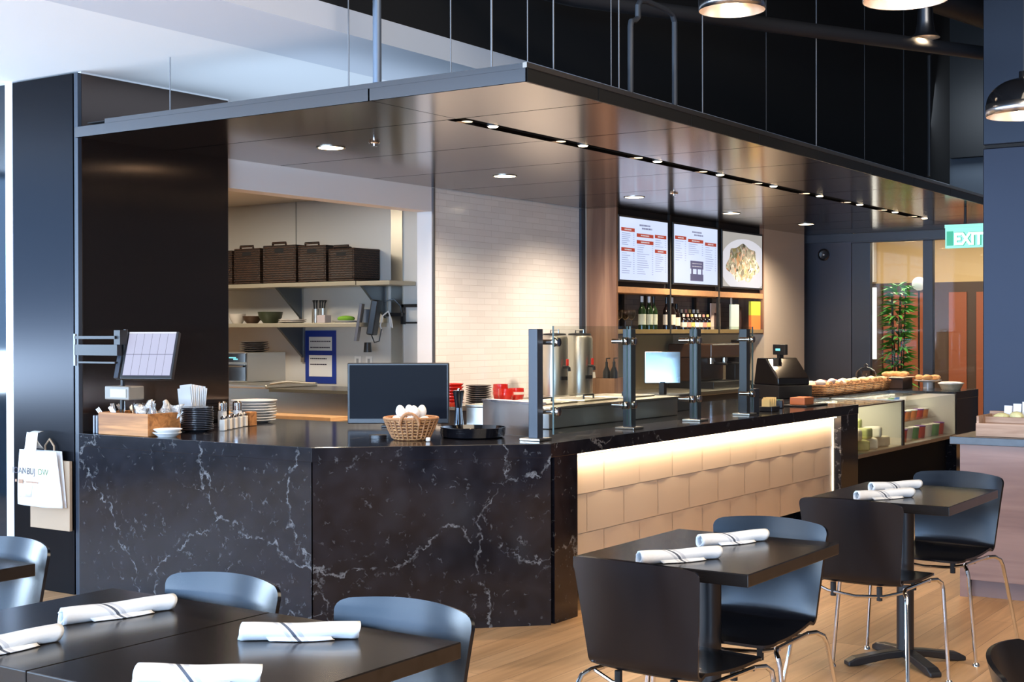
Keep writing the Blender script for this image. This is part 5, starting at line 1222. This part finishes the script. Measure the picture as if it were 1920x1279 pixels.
area('added_side_ceiling_fill', (-11.6, 1.6, 1.0), (rad(118), 0, rad(-90)), 6.6, .7, 700, (.62, .80, 1.0))  # second added ceiling fill, from the left side
for x, y in spots: spotl('downlight_beam', (x, y, CZ-.02), 240, (1.0, .80, .60), 150, .8, .06)
for k in range(9): spotl('slot_beam', (-4.262, 6.10+.938*k, CZ-.03), 110, WARM, 70, .6, .03, (0, rad(14), 0))
area('led_wash', (-3.815, 8.08, .835), (0, rad(-8), 0), .02, 3.74, 19, (1.0, .72, .44))
area('added_canopy_top_fill', (-5.55, 6.7, 2.715), (PI, 0, 0), 1.5, 2.6, 9, (.70, .84, 1.0))  # unseen lamp added to brighten the ceiling behind the canopy
area('case_glow', (-4.1, 10.87, .90), (0, 0, 0), .3, .9, 2.6, (1.0, .92, .72))
area('case_glow', (-4.1, 12.18, .90), (0, 0, 0), .3, 1.3, 2.8, (1.0, .92, .80))
area('kitchen_panel_light', (-8.3, 7.3, 2.63), (0, 0, 0), 1.2, .6, 55, (1.0, .90, .74))
area('hall_light', (-5, 17.2, 2.98), (0, 0, 0), 4, 1.5, 200, (1.0, .86, .68))
for p in ((-3.045, 6.51, 3.19), (-1.824, 5.55, 2.885), (-1.65, 6.74, 2.552), (-2.758, 8.78, 3.40)): spotl('pendant_beam', p, 60, WARM, 115, .5, .03)
area('dining_ceiling_light', (1.5, 3.0, 5.3), (0, 0, 0), 5, 5, 520, (1.0, .84, .64))
spotl('added_palm_fill', (-5.3, 15.9, 2.9), 160, (1.0, .95, .85), 60, .6, .1, (rad(22), rad(12), 0))  # unseen spot added to brighten the palm
area('added_far_band_fill', (-3.5, 14.6, 3.9), (rad(72), 0, 0), 3, .5, 26, (.8, .9, 1.0))  # unseen light added to lift the far grey-blue band
wd = bpy.data.worlds.new('World'); sc.world = wd; wd.use_nodes = True
wd.node_tree.nodes['Background'].inputs[0].default_value = (.55, .70, 1.0, 1); wd.node_tree.nodes['Background'].inputs[1].default_value = .25

# ------------------------------------------------------------------ camera and view
cam = bpy.data.cameras.new('camera'); co = bpy.data.objects.new('camera', cam); COL.objects.link(co); sc.camera = co
cam.sensor_width = 36; cam.lens = 2578/1920*36; cam.clip_start = .05; cam.clip_end = 100
yaw, pit, rol = rad(34.17), rad(-.407), rad(-.122)
Fv = Vector((-math.sin(yaw)*math.cos(pit), math.cos(yaw)*math.cos(pit), math.sin(pit)))
R0 = Vector((math.cos(yaw), math.sin(yaw), 0)); U0 = R0.cross(Fv)
Rv = R0*math.cos(rol)+U0*math.sin(rol); Uv = -R0*math.sin(rol)+U0*math.cos(rol)
co.matrix_world = Matrix(((Rv.x, Uv.x, -Fv.x, 0), (Rv.y, Uv.y, -Fv.y, 0), (Rv.z, Uv.z, -Fv.z, 1.5), (0, 0, 0, 1)))
vs = sc.view_settings; vs.view_transform = 'Standard'; vs.look = 'None'; vs.gamma = 1; vs.use_curve_mapping = False; vs.exposure = 0.0
